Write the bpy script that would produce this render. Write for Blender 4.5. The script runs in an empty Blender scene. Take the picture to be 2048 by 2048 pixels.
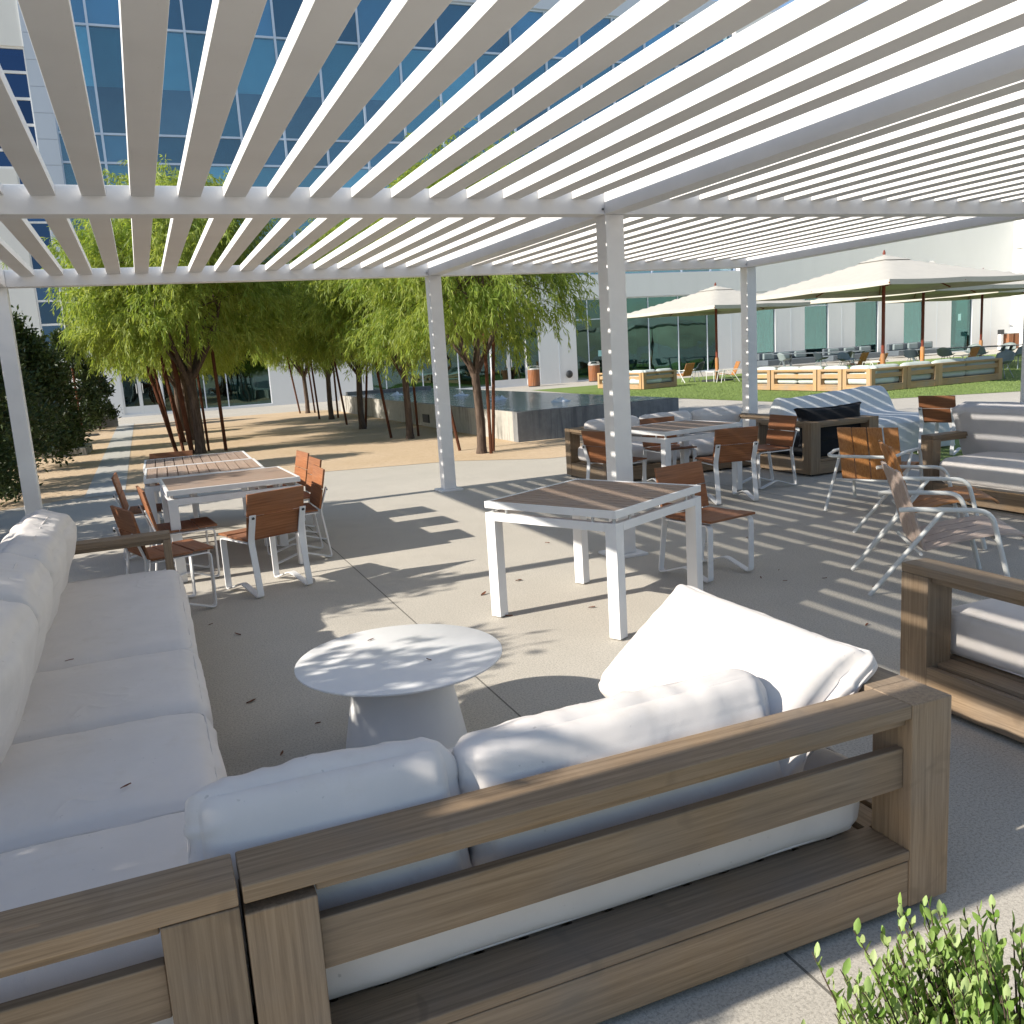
import bpy, bmesh, math, random
import numpy as np
from mathutils import Vector, Matrix, noise
S = bpy.context.scene
COL = S.collection
R = math.radians
# ------------------------------------------------------------ camera
cd = bpy.data.cameras.new('camera'); cam = bpy.data.objects.new('camera', cd); COL.objects.link(cam)
cd.sensor_width = 36; cd.lens = 1772.469/2048*36; cd.clip_start = .05; cd.clip_end = 600
pi_, ro_, ya_ = .1771, -.0629, .3828
fw = Vector((math.sin(ya_)*math.cos(pi_), math.cos(ya_)*math.cos(pi_), -math.sin(pi_)))
rt = Vector((math.cos(ya_), -math.sin(ya_), 0)); up = rt.cross(fw)
r2 = math.cos(ro_)*rt+math.sin(ro_)*up; u2 = r2.cross(fw)
cam.matrix_world = Matrix(((r2.x, u2.x, -fw.x, -3.3109), (r2.y, u2.y, -fw.y, -6.0153), (r2.z, u2.z, -fw.z, 1.6364), (0, 0, 0, 1)))
S.camera = cam
# ------------------------------------------------------------ light
SUN_EL = R(30.2); SUN_AZ = R(1.2)      # light travels +X, a hair towards +Y
sl = bpy.data.lights.new('sun', 'SUN'); sun = bpy.data.objects.new('sun', sl); COL.objects.link(sun)
sl.energy = 5.0; sl.angle = R(.53); sl.color = (1, .93, .82)
trav = Vector((math.cos(SUN_EL)*math.cos(SUN_AZ), math.cos(SUN_EL)*math.sin(SUN_AZ), -math.sin(SUN_EL)))
sun.rotation_euler = trav.to_track_quat('-Z', 'Y').to_euler()
W = bpy.data.worlds.new('World'); S.world = W; W.use_nodes = True
nt = W.node_tree; nt.nodes.clear()
sky = nt.nodes.new('ShaderNodeTexSky'); sky.sky_type = 'NISHITA'; sky.sun_disc = False
sky.sun_elevation = SUN_EL; sky.sun_rotation = R(-90) - SUN_AZ; sky.air_density = 1.0; sky.dust_density = .6; sky.ozone_density = 1.5
bg = nt.nodes.new('ShaderNodeBackground'); bg.inputs[1].default_value = .112
wo = nt.nodes.new('ShaderNodeOutputWorld'); nt.links.new(sky.outputs[0], bg.inputs[0]); nt.links.new(bg.outputs[0], wo.inputs[0])
S.view_settings.view_transform = 'Standard'; S.view_settings.look = 'None'; S.view_settings.exposure = .70; S.view_settings.gamma = 1
S.cycles.use_denoising = True; S.cycles.max_bounces = 7; S.cycles.transparent_max_bounces = 8; S.cycles.diffuse_bounces = 4
S.cycles.sample_clamp_indirect = 6

# ------------------------------------------------------------ materials
class N:
    def __init__(s, name):
        s.m = bpy.data.materials.new(name); s.m.use_nodes = True; s.t = s.m.node_tree
        s.b = s.t.nodes['Principled BSDF']; s.out = s.t.nodes['Material Output']
    def n(s, t, **k):
        x = s.t.nodes.new(t)
        for a, v in k.items(): setattr(x, a, v)
        return x
    def l(s, a, b): s.t.links.new(a, b)
    def coord(s, scale=(1, 1, 1), kind='Object'):
        c = s.n('ShaderNodeTexCoord'); m = s.n('ShaderNodeMapping'); m.inputs['Scale'].default_value = scale
        s.l(c.outputs[kind], m.inputs[0]); return m.outputs[0]
    def noise(s, vec, scale, detail=4, rough=.55, dist=0):
        x = s.n('ShaderNodeTexNoise'); x.inputs['Scale'].default_value = scale; x.inputs['Detail'].default_value = detail
        x.inputs['Roughness'].default_value = rough; x.inputs['Distortion'].default_value = dist
        s.l(vec, x.inputs['Vector']); return x.outputs['Fac']
    def ramp(s, fac, stops):
        x = s.n('ShaderNodeValToRGB'); e = x.color_ramp.elements
        while len(e) < len(stops): e.new(.5)
        for i, (p, c) in enumerate(stops): e[i].position = p; e[i].color = (*c, 1) if len(c) == 3 else c
        s.l(fac, x.inputs[0]); return x.outputs[0]
    def mix(s, fac, a, b, mode='MIX'):
        x = s.n('ShaderNodeMix', data_type='RGBA', blend_type=mode)
        if isinstance(fac, (int, float)): x.inputs[0].default_value = fac
        else: s.l(fac, x.inputs[0])
        for sock, v in ((x.inputs[6], a), (x.inputs[7], b)):
            if isinstance(v, tuple): sock.default_value = (*v, 1)
            else: s.l(v, sock)
        return x.outputs[2]
    def math(s, op, a, b=0):
        x = s.n('ShaderNodeMath', operation=op)
        for i, v in enumerate((a, b)):
            if isinstance(v, (int, float)): x.inputs[i].default_value = v
            else: s.l(v, x.inputs[i])
        return x.outputs[0]
    def bump(s, h, strength=.3, dist=.01):
        x = s.n('ShaderNodeBump'); x.inputs['Strength'].default_value = strength; x.inputs['Distance'].default_value = dist
        s.l(h, x.inputs['Height']); s.l(x.outputs[0], s.b.inputs['Normal'])
    def base(s, c, rough=.6, spec=.5, metal=0):
        if isinstance(c, tuple): s.b.inputs['Base Color'].default_value = (*c, 1)
        else: s.l(c, s.b.inputs['Base Color'])
        s.b.inputs['Roughness'].default_value = rough; s.b.inputs['Specular IOR Level'].default_value = spec; s.b.inputs['Metallic'].default_value = metal
        return s

def plain(name, c, rough=.55, var=.12, scale=3, spec=.4, metal=0, bump=0):
    k = N(name); v = k.coord(); f = k.noise(v, scale, 5)
    lo = tuple(x*(1-var) for x in c); hi = tuple(min(1, x*(1+var)) for x in c)
    k.base(k.ramp(f, [(.3, lo), (.7, hi)]), rough, spec, metal)
    if bump: k.bump(k.noise(v, scale*30, 3), bump, .002)
    return k.m

def wood(name, dark, mid, light, axis, rough=.65, grain=1.0, spec=.25):
    k = N(name); sc = [55*grain]*3; sc[axis] = 1.6
    v = k.coord(tuple(sc)); f = k.noise(v, 1.6, 8, .7, .35)
    col = k.ramp(f, [(.26, dark), (.5, mid), (.74, light)])
    kn = k.noise(k.coord((3.2, 3.2, 3.2)), 1.4, 2, .5, 1.5); col = k.mix(k.ramp(kn, [(.66, (0, 0, 0)), (.74, (.45, .45, .45))]), col, dark)
    v2 = k.coord((1, 1, 1)); g = k.noise(v2, 2.3, 3)
    grey = tuple(.33*(mid[0]+mid[1]+mid[2])*x for x in (1.02, 1, .97))
    col = k.mix(k.ramp(g, [(.40, (0, 0, 0)), (.8, (.52, .52, .52))]), col, grey)
    inf = k.n('ShaderNodeObjectInfo'); var = k.ramp(inf.outputs['Random'], [(0, (.84, .84, .84)), (1, (1.12, 1.1, 1.08))])
    col = k.mix(1.0, col, var, 'MULTIPLY')
    k.base(col, rough, spec); k.bump(f, .35, .0015)
    return k.m

M = {}
for i, ax in enumerate('xyz'):
    M['teak_'+ax] = wood('weathered_teak_'+ax, (.150, .102, .062), (.255, .180, .112), (.35, .258, .168), i)
    M['newteak_'+ax] = wood('pale_teak_'+ax, (.30, .175, .08), (.42, .265, .13), (.50, .335, .18), i)
    M['ipe_'+ax] = wood('red_brown_hardwood_'+ax, (.15, .056, .023), (.265, .106, .045), (.36, .16, .074), i)
    M['orange_'+ax] = wood('orange_teak_'+ax, (.26, .10, .03), (.42, .185, .06), (.52, .26, .10), i)
    M['grey_'+ax] = wood('greyed_teak_'+ax, (.30, .225, .19), (.42, .335, .29), (.50, .42, .37), i)
    M['top_'+ax] = wood('table_slat_wood_'+ax, (.24, .165, .12), (.38, .275, .21), (.47, .35, .27), i)
M['mahogany'] = wood('umbrella_pole_wood', (.12, .022, .010), (.19, .035, .016), (.26, .055, .024), 2, .4)

def paint(name, c, rough=.4, dirt=.10):
    k = N(name); v = k.coord(); f = k.noise(v, 1.7, 6, .6)
    d = k.noise(v, 22, 4, .7)
    col = k.ramp(f, [(.3, tuple(x*(1-dirt) for x in c)), (.65, c)])
    col = k.mix(k.ramp(d, [(.70, (0, 0, 0)), (.78, (.35, .35, .35))]), col, (.25, .22, .18))
    k.base(col, rough, .4); k.bump(k.noise(v, 120, 2), .05, .001); return k.m
M['white'] = paint('white_powder_coat', (.78, .78, .78))
M['offwhite'] = paint('off_white_powder_coat', (.66, .67, .65))
def slat_mat():
    k = N('slat_paint'); v = k.coord((1, 1, 1)); f = k.noise(v, 1.3, 5)
    col = k.ramp(f, [(.3, (.70, .69, .67)), (.7, (.78, .775, .76))])
    vs = k.coord((9, 1.5, 9)); d = k.noise(vs, 4.0, 5, .7, 1.5)
    col = k.mix(k.ramp(d, [(.665, (0, 0, 0)), (.74, (.5, .5, .5))]), col, (.24, .20, .16))
    k.base(col, .45, .4); return k.m
M['slat'] = slat_mat()

def fabric(name, c, dirt=.5, crease=.35, rough=.85):
    k = N(name); v = k.coord(); f = k.noise(v, 3.5, 5, .6)
    col = k.ramp(f, [(.3, tuple(x*.92 for x in c)), (.7, c)])
    d = k.noise(v, 38, 3, .6)
    col = k.mix(k.ramp(d, [(.70, (0, 0, 0)), (.76, (dirt, dirt, dirt))]), col, tuple(x*.45 for x in c))
    st = k.noise(v, 5.5, 5, .7)
    col = k.mix(k.ramp(st, [(.58, (0, 0, 0)), (.74, (.28, .28, .28))]), col, tuple(x*y for x, y in zip(c, (.78, .74, .66))))
    k.base(col, rough, .15)
    k.b.inputs['Sheen Weight'].default_value = .08
    w = k.noise(v, 420, 2); cr = k.noise(k.coord((1, 1, 1)), 4.5, 3, .5, .8)
    rg_ = k.noise(k.coord((1, 1, 1)), 3.2, 2, .45, .6); ab = k.math('SUBTRACT', 1.0, k.math('MULTIPLY', k.math('ABSOLUTE', k.math('SUBTRACT', rg_, .5)), 9.0)); ab = k.math('POWER', k.math('MAXIMUM', ab, 0.0), 3.0); mk = k.ramp(k.noise(v, 2.1, 2), [(.50, (0, 0, 0)), (.62, (1, 1, 1))])
    h = k.math('ADD', k.math('ADD', k.math('MULTIPLY', w, .10), k.math('MULTIPLY', cr, 1.0)), k.math('MULTIPLY', k.math('MULTIPLY', ab, mk), .55)); k.bump(h, crease, .012)
    return k.m
M['canvas'] = fabric('cream_white_canvas', (.67, .63, .60))
M['canvas_grey'] = fabric('light_grey_canvas', (.56, .545, .55), .3)
M['black_fabric'] = fabric('black_canvas', (.016, .017, .020), .3)
M['aqua_fabric'] = fabric('pale_grey_green_canvas', (.46, .52, .50), .2)
M['cover'] = fabric('pale_grey_cover', (.62, .635, .63), .15, .6)
M['umbrella'] = fabric('umbrella_canvas', (.49, .465, .41), .1, .15)

def concrete(name, c, joints=True):
    k = N(name); v = k.coord(); f = k.noise(v, .35, 6, .6); g = k.noise(v, 2.2, 6, .65); a = k.noise(v, 105, 3, .75)
    b = k.noise(v, 260, 2, .5); st = k.noise(v, 1.1, 5, .7, .8); sp = k.noise(v, 14, 3, .5)
    col = k.ramp(f, [(.3, tuple(x*.90 for x in c)), (.7, tuple(x*1.06 for x in c))])
    col = k.mix(k.ramp(g, [(.35, (0, 0, 0)), (.75, (.35, .35, .35))]), col, tuple(x*.78 for x in c))
    col = k.mix(k.ramp(a, [(.40, (.62, .62, .62)), (.54, (0, 0, 0))]), col, tuple(x*.48 for x in c))
    col = k.mix(k.ramp(b, [(.58, (0, 0, 0)), (.68, (.5, .5, .5))]), col, tuple(min(1, x*1.5) for x in c))
    col = k.mix(k.ramp(st, [(.55, (0, 0, 0)), (.72, (.30, .30, .30))]), col, tuple(x*.62 for x in c))
    col = k.mix(k.ramp(sp, [(.71, (0, 0, 0)), (.75, (.35, .35, .35))]), col, tuple(x*.5 for x in c))
    h = k.math('ADD', k.math('MULTIPLY', a, .5), k.math('MULTIPLY', b, .4))
    if joints:
        sx = k.n('ShaderNodeSeparateXYZ'); tc = k.n('ShaderNodeTexCoord'); k.l(tc.outputs['Object'], sx.inputs[0])
        px = k.math('PINGPONG', k.math('ADD', sx.outputs[0], 1.9), 2.3); ln = k.math('LESS_THAN', px, .0045)
        col = k.mix(ln, col, tuple(x*.30 for x in c)); h = k.math('SUBTRACT', h, k.math('MULTIPLY', ln, 2))
    k.base(col, .85, .2); k.bump(h, .4, .004); return k.m
M['concrete'] = concrete('washed_concrete', (.515, .48, .42))
M['path'] = concrete('smooth_path_concrete', (.50, .49, .46), False)

def sand():
    k = N('decomposed_granite'); v = k.coord(); f = k.noise(v, .5, 6, .6); g = k.noise(v, 9, 6, .7); a = k.noise(v, 90, 3, .7)
    col = k.ramp(f, [(.3, (.53, .405, .27)), (.7, (.62, .485, .345))])
    col = k.mix(k.ramp(g, [(.45, (0, 0, 0)), (.75, (.5, .5, .5))]), col, (.42, .30, .19))
    col = k.mix(k.ramp(a, [(.38, (.5, .5, .5)), (.5, (0, 0, 0))]), col, (.28, .18, .10))
    k.base(col, .95, .1); k.bump(k.math('ADD', g, k.math('MULTIPLY', a, .5)), .6, .02); return k.m
M['sand'] = sand()
def lawn():
    k = N('artificial_turf'); v = k.coord(); f = k.noise(v, .9, 5, .6); a = k.noise(k.coord((1, 1, 1)), 60, 4, .8)
    col = k.ramp(f, [(.3, (.19, .26, .085)), (.7, (.25, .325, .115))])
    col = k.mix(k.ramp(a, [(.4, (.6, .6, .6)), (.6, (0, 0, 0))]), col, (.12, .18, .045))
    k.base(col, .9, .1); k.bump(a, .7, .03); return k.m
M['lawn'] = lawn()

def leafmat(name, cols, trans=.35):
    k = N(name); g = k.n('ShaderNodeNewGeometry')
    v = k.noise(k.coord(), 1.1, 3)
    c = k.ramp(g.outputs['Random Per Island'], [(i/(len(cols)-1), x) for i, x in enumerate(cols)])
    c = k.mix(k.ramp(v, [(.35, (0, 0, 0)), (.65, (.5, .5, .5))]), c, cols[-1])
    d = k.n('ShaderNodeBsdfPrincipled'); k.l(c, d.inputs['Base Color']); d.inputs['Roughness'].default_value = .5; d.inputs['Specular IOR Level'].default_value = .35
    t = k.n('ShaderNodeBsdfTranslucent'); k.l(k.mix(1, c, (1.25, 1.2, .7), 'MULTIPLY'), t.inputs[0])
    mx = k.n('ShaderNodeMixShader'); mx.inputs[0].default_value = trans
    k.l(d.outputs[0], mx.inputs[1]); k.l(t.outputs[0], mx.inputs[2]); k.l(mx.outputs[0], k.out.inputs[0]); return k.m
M['willow'] = leafmat('willow_leaf', [(.13, .215, .035), (.26, .355, .06), (.19, .295, .05), (.40, .44, .12)], .52)
M['willow_b'] = leafmat('willow_leaf_deep', [(.12, .21, .038), (.23, .32, .055), (.17, .27, .045), (.37, .41, .10)], .52)
M['dark_leaf'] = leafmat('dark_shrub_leaf', [(.018, .034, .011), (.036, .060, .016), (.026, .048, .014), (.06, .088, .024)], .2)
M['light_leaf'] = leafmat('fresh_shrub_leaf', [(.15, .27, .05), (.27, .39, .11), (.44, .50, .25), (.21, .35, .07)], .35)
M['dry_leaf'] = plain('dry_leaf', (.16, .055, .025), .7, .4, 30)
def bark(name, a, b):
    k = N(name); f = k.noise(k.coord((18, 18, 2.5)), 1.5, 6, .7, .8); k.base(k.ramp(f, [(.3, a), (.7, b)]), .9, .1); k.bump(f, .8, .02); return k.m
M['bark'] = bark('tree_bark', (.045, .032, .026), (.15, .11, .085))
M['stake'] = bark('stake_wood', (.055, .022, .013), (.14, .055, .030))

def stained(name, c, stain, amt=.8):
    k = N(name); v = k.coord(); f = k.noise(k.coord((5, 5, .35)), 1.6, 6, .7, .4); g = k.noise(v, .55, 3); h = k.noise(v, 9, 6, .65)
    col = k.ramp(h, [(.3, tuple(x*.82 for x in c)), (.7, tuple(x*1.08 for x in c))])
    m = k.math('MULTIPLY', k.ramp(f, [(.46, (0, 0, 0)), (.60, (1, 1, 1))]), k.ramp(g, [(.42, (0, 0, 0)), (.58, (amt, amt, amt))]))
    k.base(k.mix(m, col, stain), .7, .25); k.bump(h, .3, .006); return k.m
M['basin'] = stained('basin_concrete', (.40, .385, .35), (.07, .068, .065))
M['basin_wet_shade'] = stained('wet_shaded_basin_concrete', (.20, .205, .21), (.085, .09, .10))  # wet tone, darkened further to carry the shade of the front face
def water():
    k = N('fountain_water'); k.base((.012, .028, .038), .06, .6); v = k.coord((1, 1, 1)); k.bump(k.noise(v, 7, 5, .6, .5), .5, .03); return k.m
M['water'] = water()
M['splash'] = plain('white_splash', (.75, .78, .80), .3, .1, 30)
def wallpaint(name, c):
    k = N(name); v = k.coord(); f = k.noise(v, .25, 5, .6); g = k.noise(k.coord((.8, .8, .12)), 2, 5, .6)
    col = k.ramp(f, [(.3, tuple(x*.95 for x in c)), (.7, c)]); col = k.mix(k.ramp(g, [(.5, (0, 0, 0)), (.8, (.25, .25, .25))]), col, tuple(x*.82 for x in c))
    k.base(col, .7, .25); return k.m
M['wall'] = wallpaint('white_stucco', (.74, .74, .73)); M['wall_cream'] = wallpaint('cream_stucco', (.74, .725, .68))
M['panel'] = wallpaint('pale_blue_grey_metal_panel', (.50, .555, .63))
M['alu'] = plain('pale_aluminium', (.60, .64, .70), .4, .05, 2, .5)
M['alu_blue'] = plain('blue_grey_aluminium', (.48, .57, .70), .4, .05, 2, .5)
M['dark'] = plain('dark_metal', (.03, .032, .035), .5, .2, 8)
M['grey_plastic'] = plain('grey_green_shell', (.20, .245, .25), .5, .08, 6)
M['navy_plastic'] = plain('dark_slate_shell', (.035, .05, .065), .5, .1, 6)
M['tabletop_grey'] = plain('slate_table_top', (.10, .12, .14), .45, .1, 4)
M['steel'] = plain('brushed_steel', (.55, .55, .54), .35, .06, 10, .5, .6)
M['sheet'] = plain('pale_sticker', (.35, .62, .60), .6, .05)
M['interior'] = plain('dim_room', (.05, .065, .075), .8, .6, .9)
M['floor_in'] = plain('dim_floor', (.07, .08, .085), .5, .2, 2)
M['reflection_panel'] = plain('pale_reflection', (.55, .57, .54), .9, .1, 3)
M['mint'] = plain('mint_cabinet', (.42, .60, .54), .5, .05)
def glass(name, tint, refl, reftint, base):
    k = N(name); t = k.n('ShaderNodeBsdfTransparent'); t.inputs[0].default_value = (*tint, 1)
    g = k.n('ShaderNodeBsdfGlossy'); g.inputs['Roughness'].default_value = .02; g.inputs[0].default_value = (*reftint, 1)
    v = k.coord((1, 1, 1)); nz = k.noise(v, .45, 2); bp = k.n('ShaderNodeBump'); bp.inputs['Strength'].default_value = .06; bp.inputs['Distance'].default_value = .3
    k.l(nz, bp.inputs['Height']); k.l(bp.outputs[0], g.inputs['Normal'])
    lw = k.n('ShaderNodeLayerWeight'); lw.inputs[0].default_value = .5
    oi = k.n('ShaderNodeObjectInfo'); k.l(k.mix(oi.outputs['Random'], tuple(x*.72 for x in tint), tuple(min(1, x*1.12) for x in tint)), t.inputs[0])
    f = k.math('ADD', k.math('ADD', k.math('MULTIPLY', lw.outputs['Fresnel'], refl), base), k.math('MULTIPLY', oi.outputs['Random'], .07))
    mx = k.n('ShaderNodeMixShader'); k.l(f, mx.inputs[0]); k.l(t.outputs[0], mx.inputs[1]); k.l(g.outputs[0], mx.inputs[2]); k.l(mx.outputs[0], k.out.inputs[0]); return k.m
M['glass_blue'] = glass('blue_curtain_wall_glass', (.62, .82, .86), .30, (.72, .85, .92), .11)
M['glass_deep'] = glass('deep_blue_glass', (.12, .25, .42), .35, (.35, .55, .9), .08)
M['glass_teal'] = glass('teal_shop_glass', (.24, .46, .46), .4, (.6, .85, .85), .04)
M['shade_dk'] = plain('slate_blue_roller_shade', (.15, .31, .50), .8, .05)
M['shade_lt'] = plain('pale_teal_roller_shade', (.30, .56, .67), .8, .05)

# ------------------------------------------------------------ mesh helpers
class MB:
    def __init__(s): s.v = []; s.f = []
    def add(s, vs, fs):
        o = len(s.v); s.v += [tuple(p) for p in vs]; s.f += [tuple(i+o for i in f) for f in fs]; return s
    def box(s, x0, x1, y0, y1, z0, z1):
        return s.add([(x0, y0, z0), (x1, y0, z0), (x1, y1, z0), (x0, y1, z0), (x0, y0, z1), (x1, y0, z1), (x1, y1, z1), (x0, y1, z1)],
                     [(0, 3, 2, 1), (4, 5, 6, 7), (0, 1, 5, 4), (1, 2, 6, 5), (2, 3, 7, 6), (3, 0, 4, 7)])
    def obox(s, c, ax, ay, az):
        c, ax, ay, az = map(Vector, (c, ax, ay, az)); vs = []
        for k in (-1, 1):
            for i, j in ((-1, -1), (1, -1), (1, 1), (-1, 1)): vs.append(c+ax*i+ay*j+az*k)
        return s.add(vs, [(0, 3, 2, 1), (4, 5, 6, 7), (0, 1, 5, 4), (1, 2, 6, 5), (2, 3, 7, 6), (3, 0, 4, 7)])
    def tube(s, pts, rad, n=8, caps=True):
        pts = [Vector(p) for p in pts]; rs = rad if isinstance(rad, (list, tuple)) else [rad]*len(pts)
        rings = []; prev = None
        for i, p in enumerate(pts):
            d = (pts[min(i+1, len(pts)-1)]-pts[max(i-1, 0)]).normalized()
            if prev is None: a = d.orthogonal().normalized()
            else: a = (prev-d*prev.dot(d)).normalized()
            prev = a; b = d.cross(a)
            rings.append([p+(a*math.cos(2*math.pi*k/n)+b*math.sin(2*math.pi*k/n))*rs[i] for k in range(n)])
        vs = [q for r in rings for q in r]; fs = []
        for i in range(len(pts)-1):
            for k in range(n): fs.append((i*n+k, i*n+(k+1) % n, (i+1)*n+(k+1) % n, (i+1)*n+k))
        if caps: fs.append(tuple(range(n-1, -1, -1))); fs.append(tuple((len(pts)-1)*n+k for k in range(n)))
        return s.add(vs, fs)
    def strap(s, pts, wv, t):     # flat bar along pts, width vector wv (half), thickness t
        pts = [Vector(p) for p in pts]; wv = Vector(wv); vs = []; fs = []
        for i, p in enumerate(pts):
            a = (p-pts[i-1]).normalized() if i else (pts[1]-p).normalized()
            b = (pts[i+1]-p).normalized() if i < len(pts)-1 else a
            d = (a+b).normalized(); nrm = d.cross(wv.normalized()).normalized(); sc = t/2/max(.35, d.dot(a))
            vs += [p-wv-nrm*sc, p+wv-nrm*sc, p+wv+nrm*sc, p-wv+nrm*sc]
        m = len(pts)
        for i in range(m-1):
            for k in range(4): fs.append((i*4+k, i*4+(k+1) % 4, i*4+4+(k+1) % 4, i*4+4+k))
        fs += [(3, 2, 1, 0), (m*4-4, m*4-3, m*4-2, m*4-1)]
        return s.add(vs, fs)
    def lathe(s, prof, n=32, c=(0, 0, 0), cap=True):
        vs = []; fs = []
        for r, z in prof:
            for k in range(n): vs.append((c[0]+r*math.cos(2*math.pi*k/n), c[1]+r*math.sin(2*math.pi*k/n), c[2]+z))
        for i in range(len(prof)-1):
            for k in range(n): fs.append((i*n+k, i*n+(k+1) % n, (i+1)*n+(k+1) % n, (i+1)*n+k))
        if cap: fs += [tuple(range(n-1, -1, -1)), tuple((len(prof)-1)*n+k for k in range(n))]
        return s.add(vs, fs)
    def prism(s, poly, z0, z1):
        n = len(poly); vs = [(x, y, z0) for x, y in poly]+[(x, y, z1) for x, y in poly]
        return s.add(vs, [tuple(range(n-1, -1, -1)), tuple(range(n, 2*n))]+[(i, (i+1) % n, n+(i+1) % n, n+i) for i in range(n)])
    def build(s, name, mat, parent=None, bevel=0, smooth=False, seg=2):
        me = bpy.data.meshes.new(name); me.from_pydata(s.v, [], s.f); me.update()
        o = bpy.data.objects.new(name, me); COL.objects.link(o); me.materials.append(M[mat] if isinstance(mat, str) else mat)
        if parent: o.parent = parent
        if smooth: me.polygons.foreach_set('use_smooth', [True]*len(me.polygons)); me.set_sharp_from_angle(angle=R(38))
        if bevel:
            b = o.modifiers.new('bevel', 'BEVEL'); b.width = bevel; b.segments = seg; b.limit_method = 'ANGLE'; b.angle_limit = R(40)
            me.polygons.foreach_set('use_smooth', [True]*len(me.polygons)); b.harden_normals = True
        return o
def tag(o, label, cat, group=None, kind=None):
    if label: o['label'] = label
    if cat: o['category'] = cat
    if group: o['group'] = group
    if kind: o['kind'] = kind
    return o
def thing(name, label, cat, loc=(0, 0, 0), rz=0, group=None):
    o = bpy.data.objects.new(name, None); COL.objects.link(o); o.location = loc; o.rotation_euler = (0, 0, rz); o.empty_display_size = .2
    return tag(o, label, cat, group)
def dup(root, loc, rz=0, label=None, group=None, scale=None):
    r = root.copy(); COL.objects.link(r); r.location = loc; r.rotation_euler = (0, 0, rz)
    if label: r['label'] = label
    if group: r['group'] = group
    if scale: r.scale = scale
    for ch in root.children:
        c = ch.copy(); COL.objects.link(c); c.parent = r
        for g in ch.children:
            d = g.copy(); COL.objects.link(d); d.parent = c
    return r
def structure(o): o['kind'] = 'structure'; return o

def cushion(name, label, size, loc, rot=(0, 0, 0), mat='canvas', puff=.03, rnd=.05, seed=0, wr=.006, cuts=18, cat='cushion', group=None, slump=0, parent=None, plump_edge=0):
    sx, sy, sz = [x/2 for x in size]
    bm = bmesh.new(); bmesh.ops.create_cube(bm, size=2.0); bmesh.ops.subdivide_edges(bm, edges=bm.edges[:], cuts=cuts, use_grid_fill=True)
    r = min(rnd, sz*.95); off = Vector((seed*3.7, seed*1.3, seed*7.1))
    for v in bm.verts:
        p = v.co.copy(); u, w, h = p
        # densify near the edges
        q = Vector([math.copysign(abs(c)**.8, c) for c in p])
        c = Vector((q.x*sx, q.y*sy, q.z*sz)); core = Vector((max(-sx+r, min(sx-r, c.x)), max(-sy+r, min(sy-r, c.y)), max(-sz+r, min(sz-r, c.z))))
        d = c-core
        if d.length > 1e-9: c = core+d.normalized()*r if max(abs(u), abs(w), abs(h)) > .999 else c
        fu, fw_, fh = (1-u*u), (1-w*w), (1-h*h)
        c.z += math.copysign(1, h)*puff*(max(0, fu)**.6)*(max(0, fw_)**.6)*abs(h)
        if plump_edge:
            c.x *= 1-plump_edge*fw_*abs(u)**3; c.y *= 1-plump_edge*fu*abs(w)**3; c.z *= .40+.60*(max(0, fu*fw_))**.35
        c.x += math.copysign(1, u)*puff*.35*fw_*fh*abs(u); c.y += math.copysign(1, w)*puff*.35*fu*fh*abs(w)
        e = max(abs(u), abs(w))
        n1 = noise.noise(c*6+off); n2 = noise.noise(Vector((c.x*13, c.y*3.5, c.z*4))+off); n3 = noise.noise(Vector((c.x*4, c.y*13, c.z*5))+off)
        ridge = (1-abs(n2))**3*.5 if abs(w) > .4 else 0
        ridge2 = (1-abs(n3))**3*.5 if abs(u) > .4 else 0
        am = wr*(.5+1.6*e**4)
        nn = c.normalized() if c.length > 0 else Vector((0, 0, 1))
        nn = Vector((0, 0, math.copysign(1, h))) if abs(h) > .9 else nn
        c += nn*(n1*wr*1.6+(ridge*abs(w)+ridge2*abs(u))*am*1.5)
        if slump: c.z -= slump*(1-abs(u))*(h*.5+.5) if slump > 0 else 0
        v.co = c
    me = bpy.data.meshes.new(name); bm.to_mesh(me); bm.free(); me.polygons.foreach_set('use_smooth', [True]*len(me.polygons)); me.materials.append(M[mat])
    o = bpy.data.objects.new(name, me); COL.objects.link(o); o.location = loc; o.rotation_euler = rot
    if cuts > 15:
        pil = 'pillow' in name
        for hz in ((0,) if pil else (1, -1)):
            ins = -.001 if pil else r*.29-.001; zz = hz*(sz-r*.29+.001); ax, ay = sx-ins, sy-ins; rr = r*(.75 if not pil else .9); pts = []
            def bul(x, y):
                u, w = max(-1, min(1, x/sx)), max(-1, min(1, y/sy)); k = puff*.35 if pil else 0
                return Vector((x*(1-plump_edge*(1-w*w)*abs(u)**3)+math.copysign(k*(1-w*w)*abs(u), u), y*(1-plump_edge*(1-u*u)*abs(w)**3)+math.copysign(k*(1-u*u)*abs(w), w), zz))
            for cx, cy, a0 in ((1, 1, 0), (-1, 1, 90), (-1, -1, 180), (1, -1, 270)):
                q = [Vector((cx*(ax-rr)+rr*math.cos(R(a0+t_)), cy*(ay-rr)+rr*math.sin(R(a0+t_)))) for t_ in (0, 22, 45, 68, 90)]
                if pts:
                    p0 = pts[-1]; pts += [p0.lerp(q[0], i_/14) for i_ in range(1, 14)]
                pts += q
            p0 = pts[-1]; pts += [p0.lerp(pts[0], i_/14) for i_ in range(1, 15)]
            MB().tube([bul(p.x, p.y) for p in pts], .0042, 6, False).build('piping', mat, o, 0, True)
    if parent: o.parent = parent
    elif label: tag(o, label, cat, group)
    return o

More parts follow.
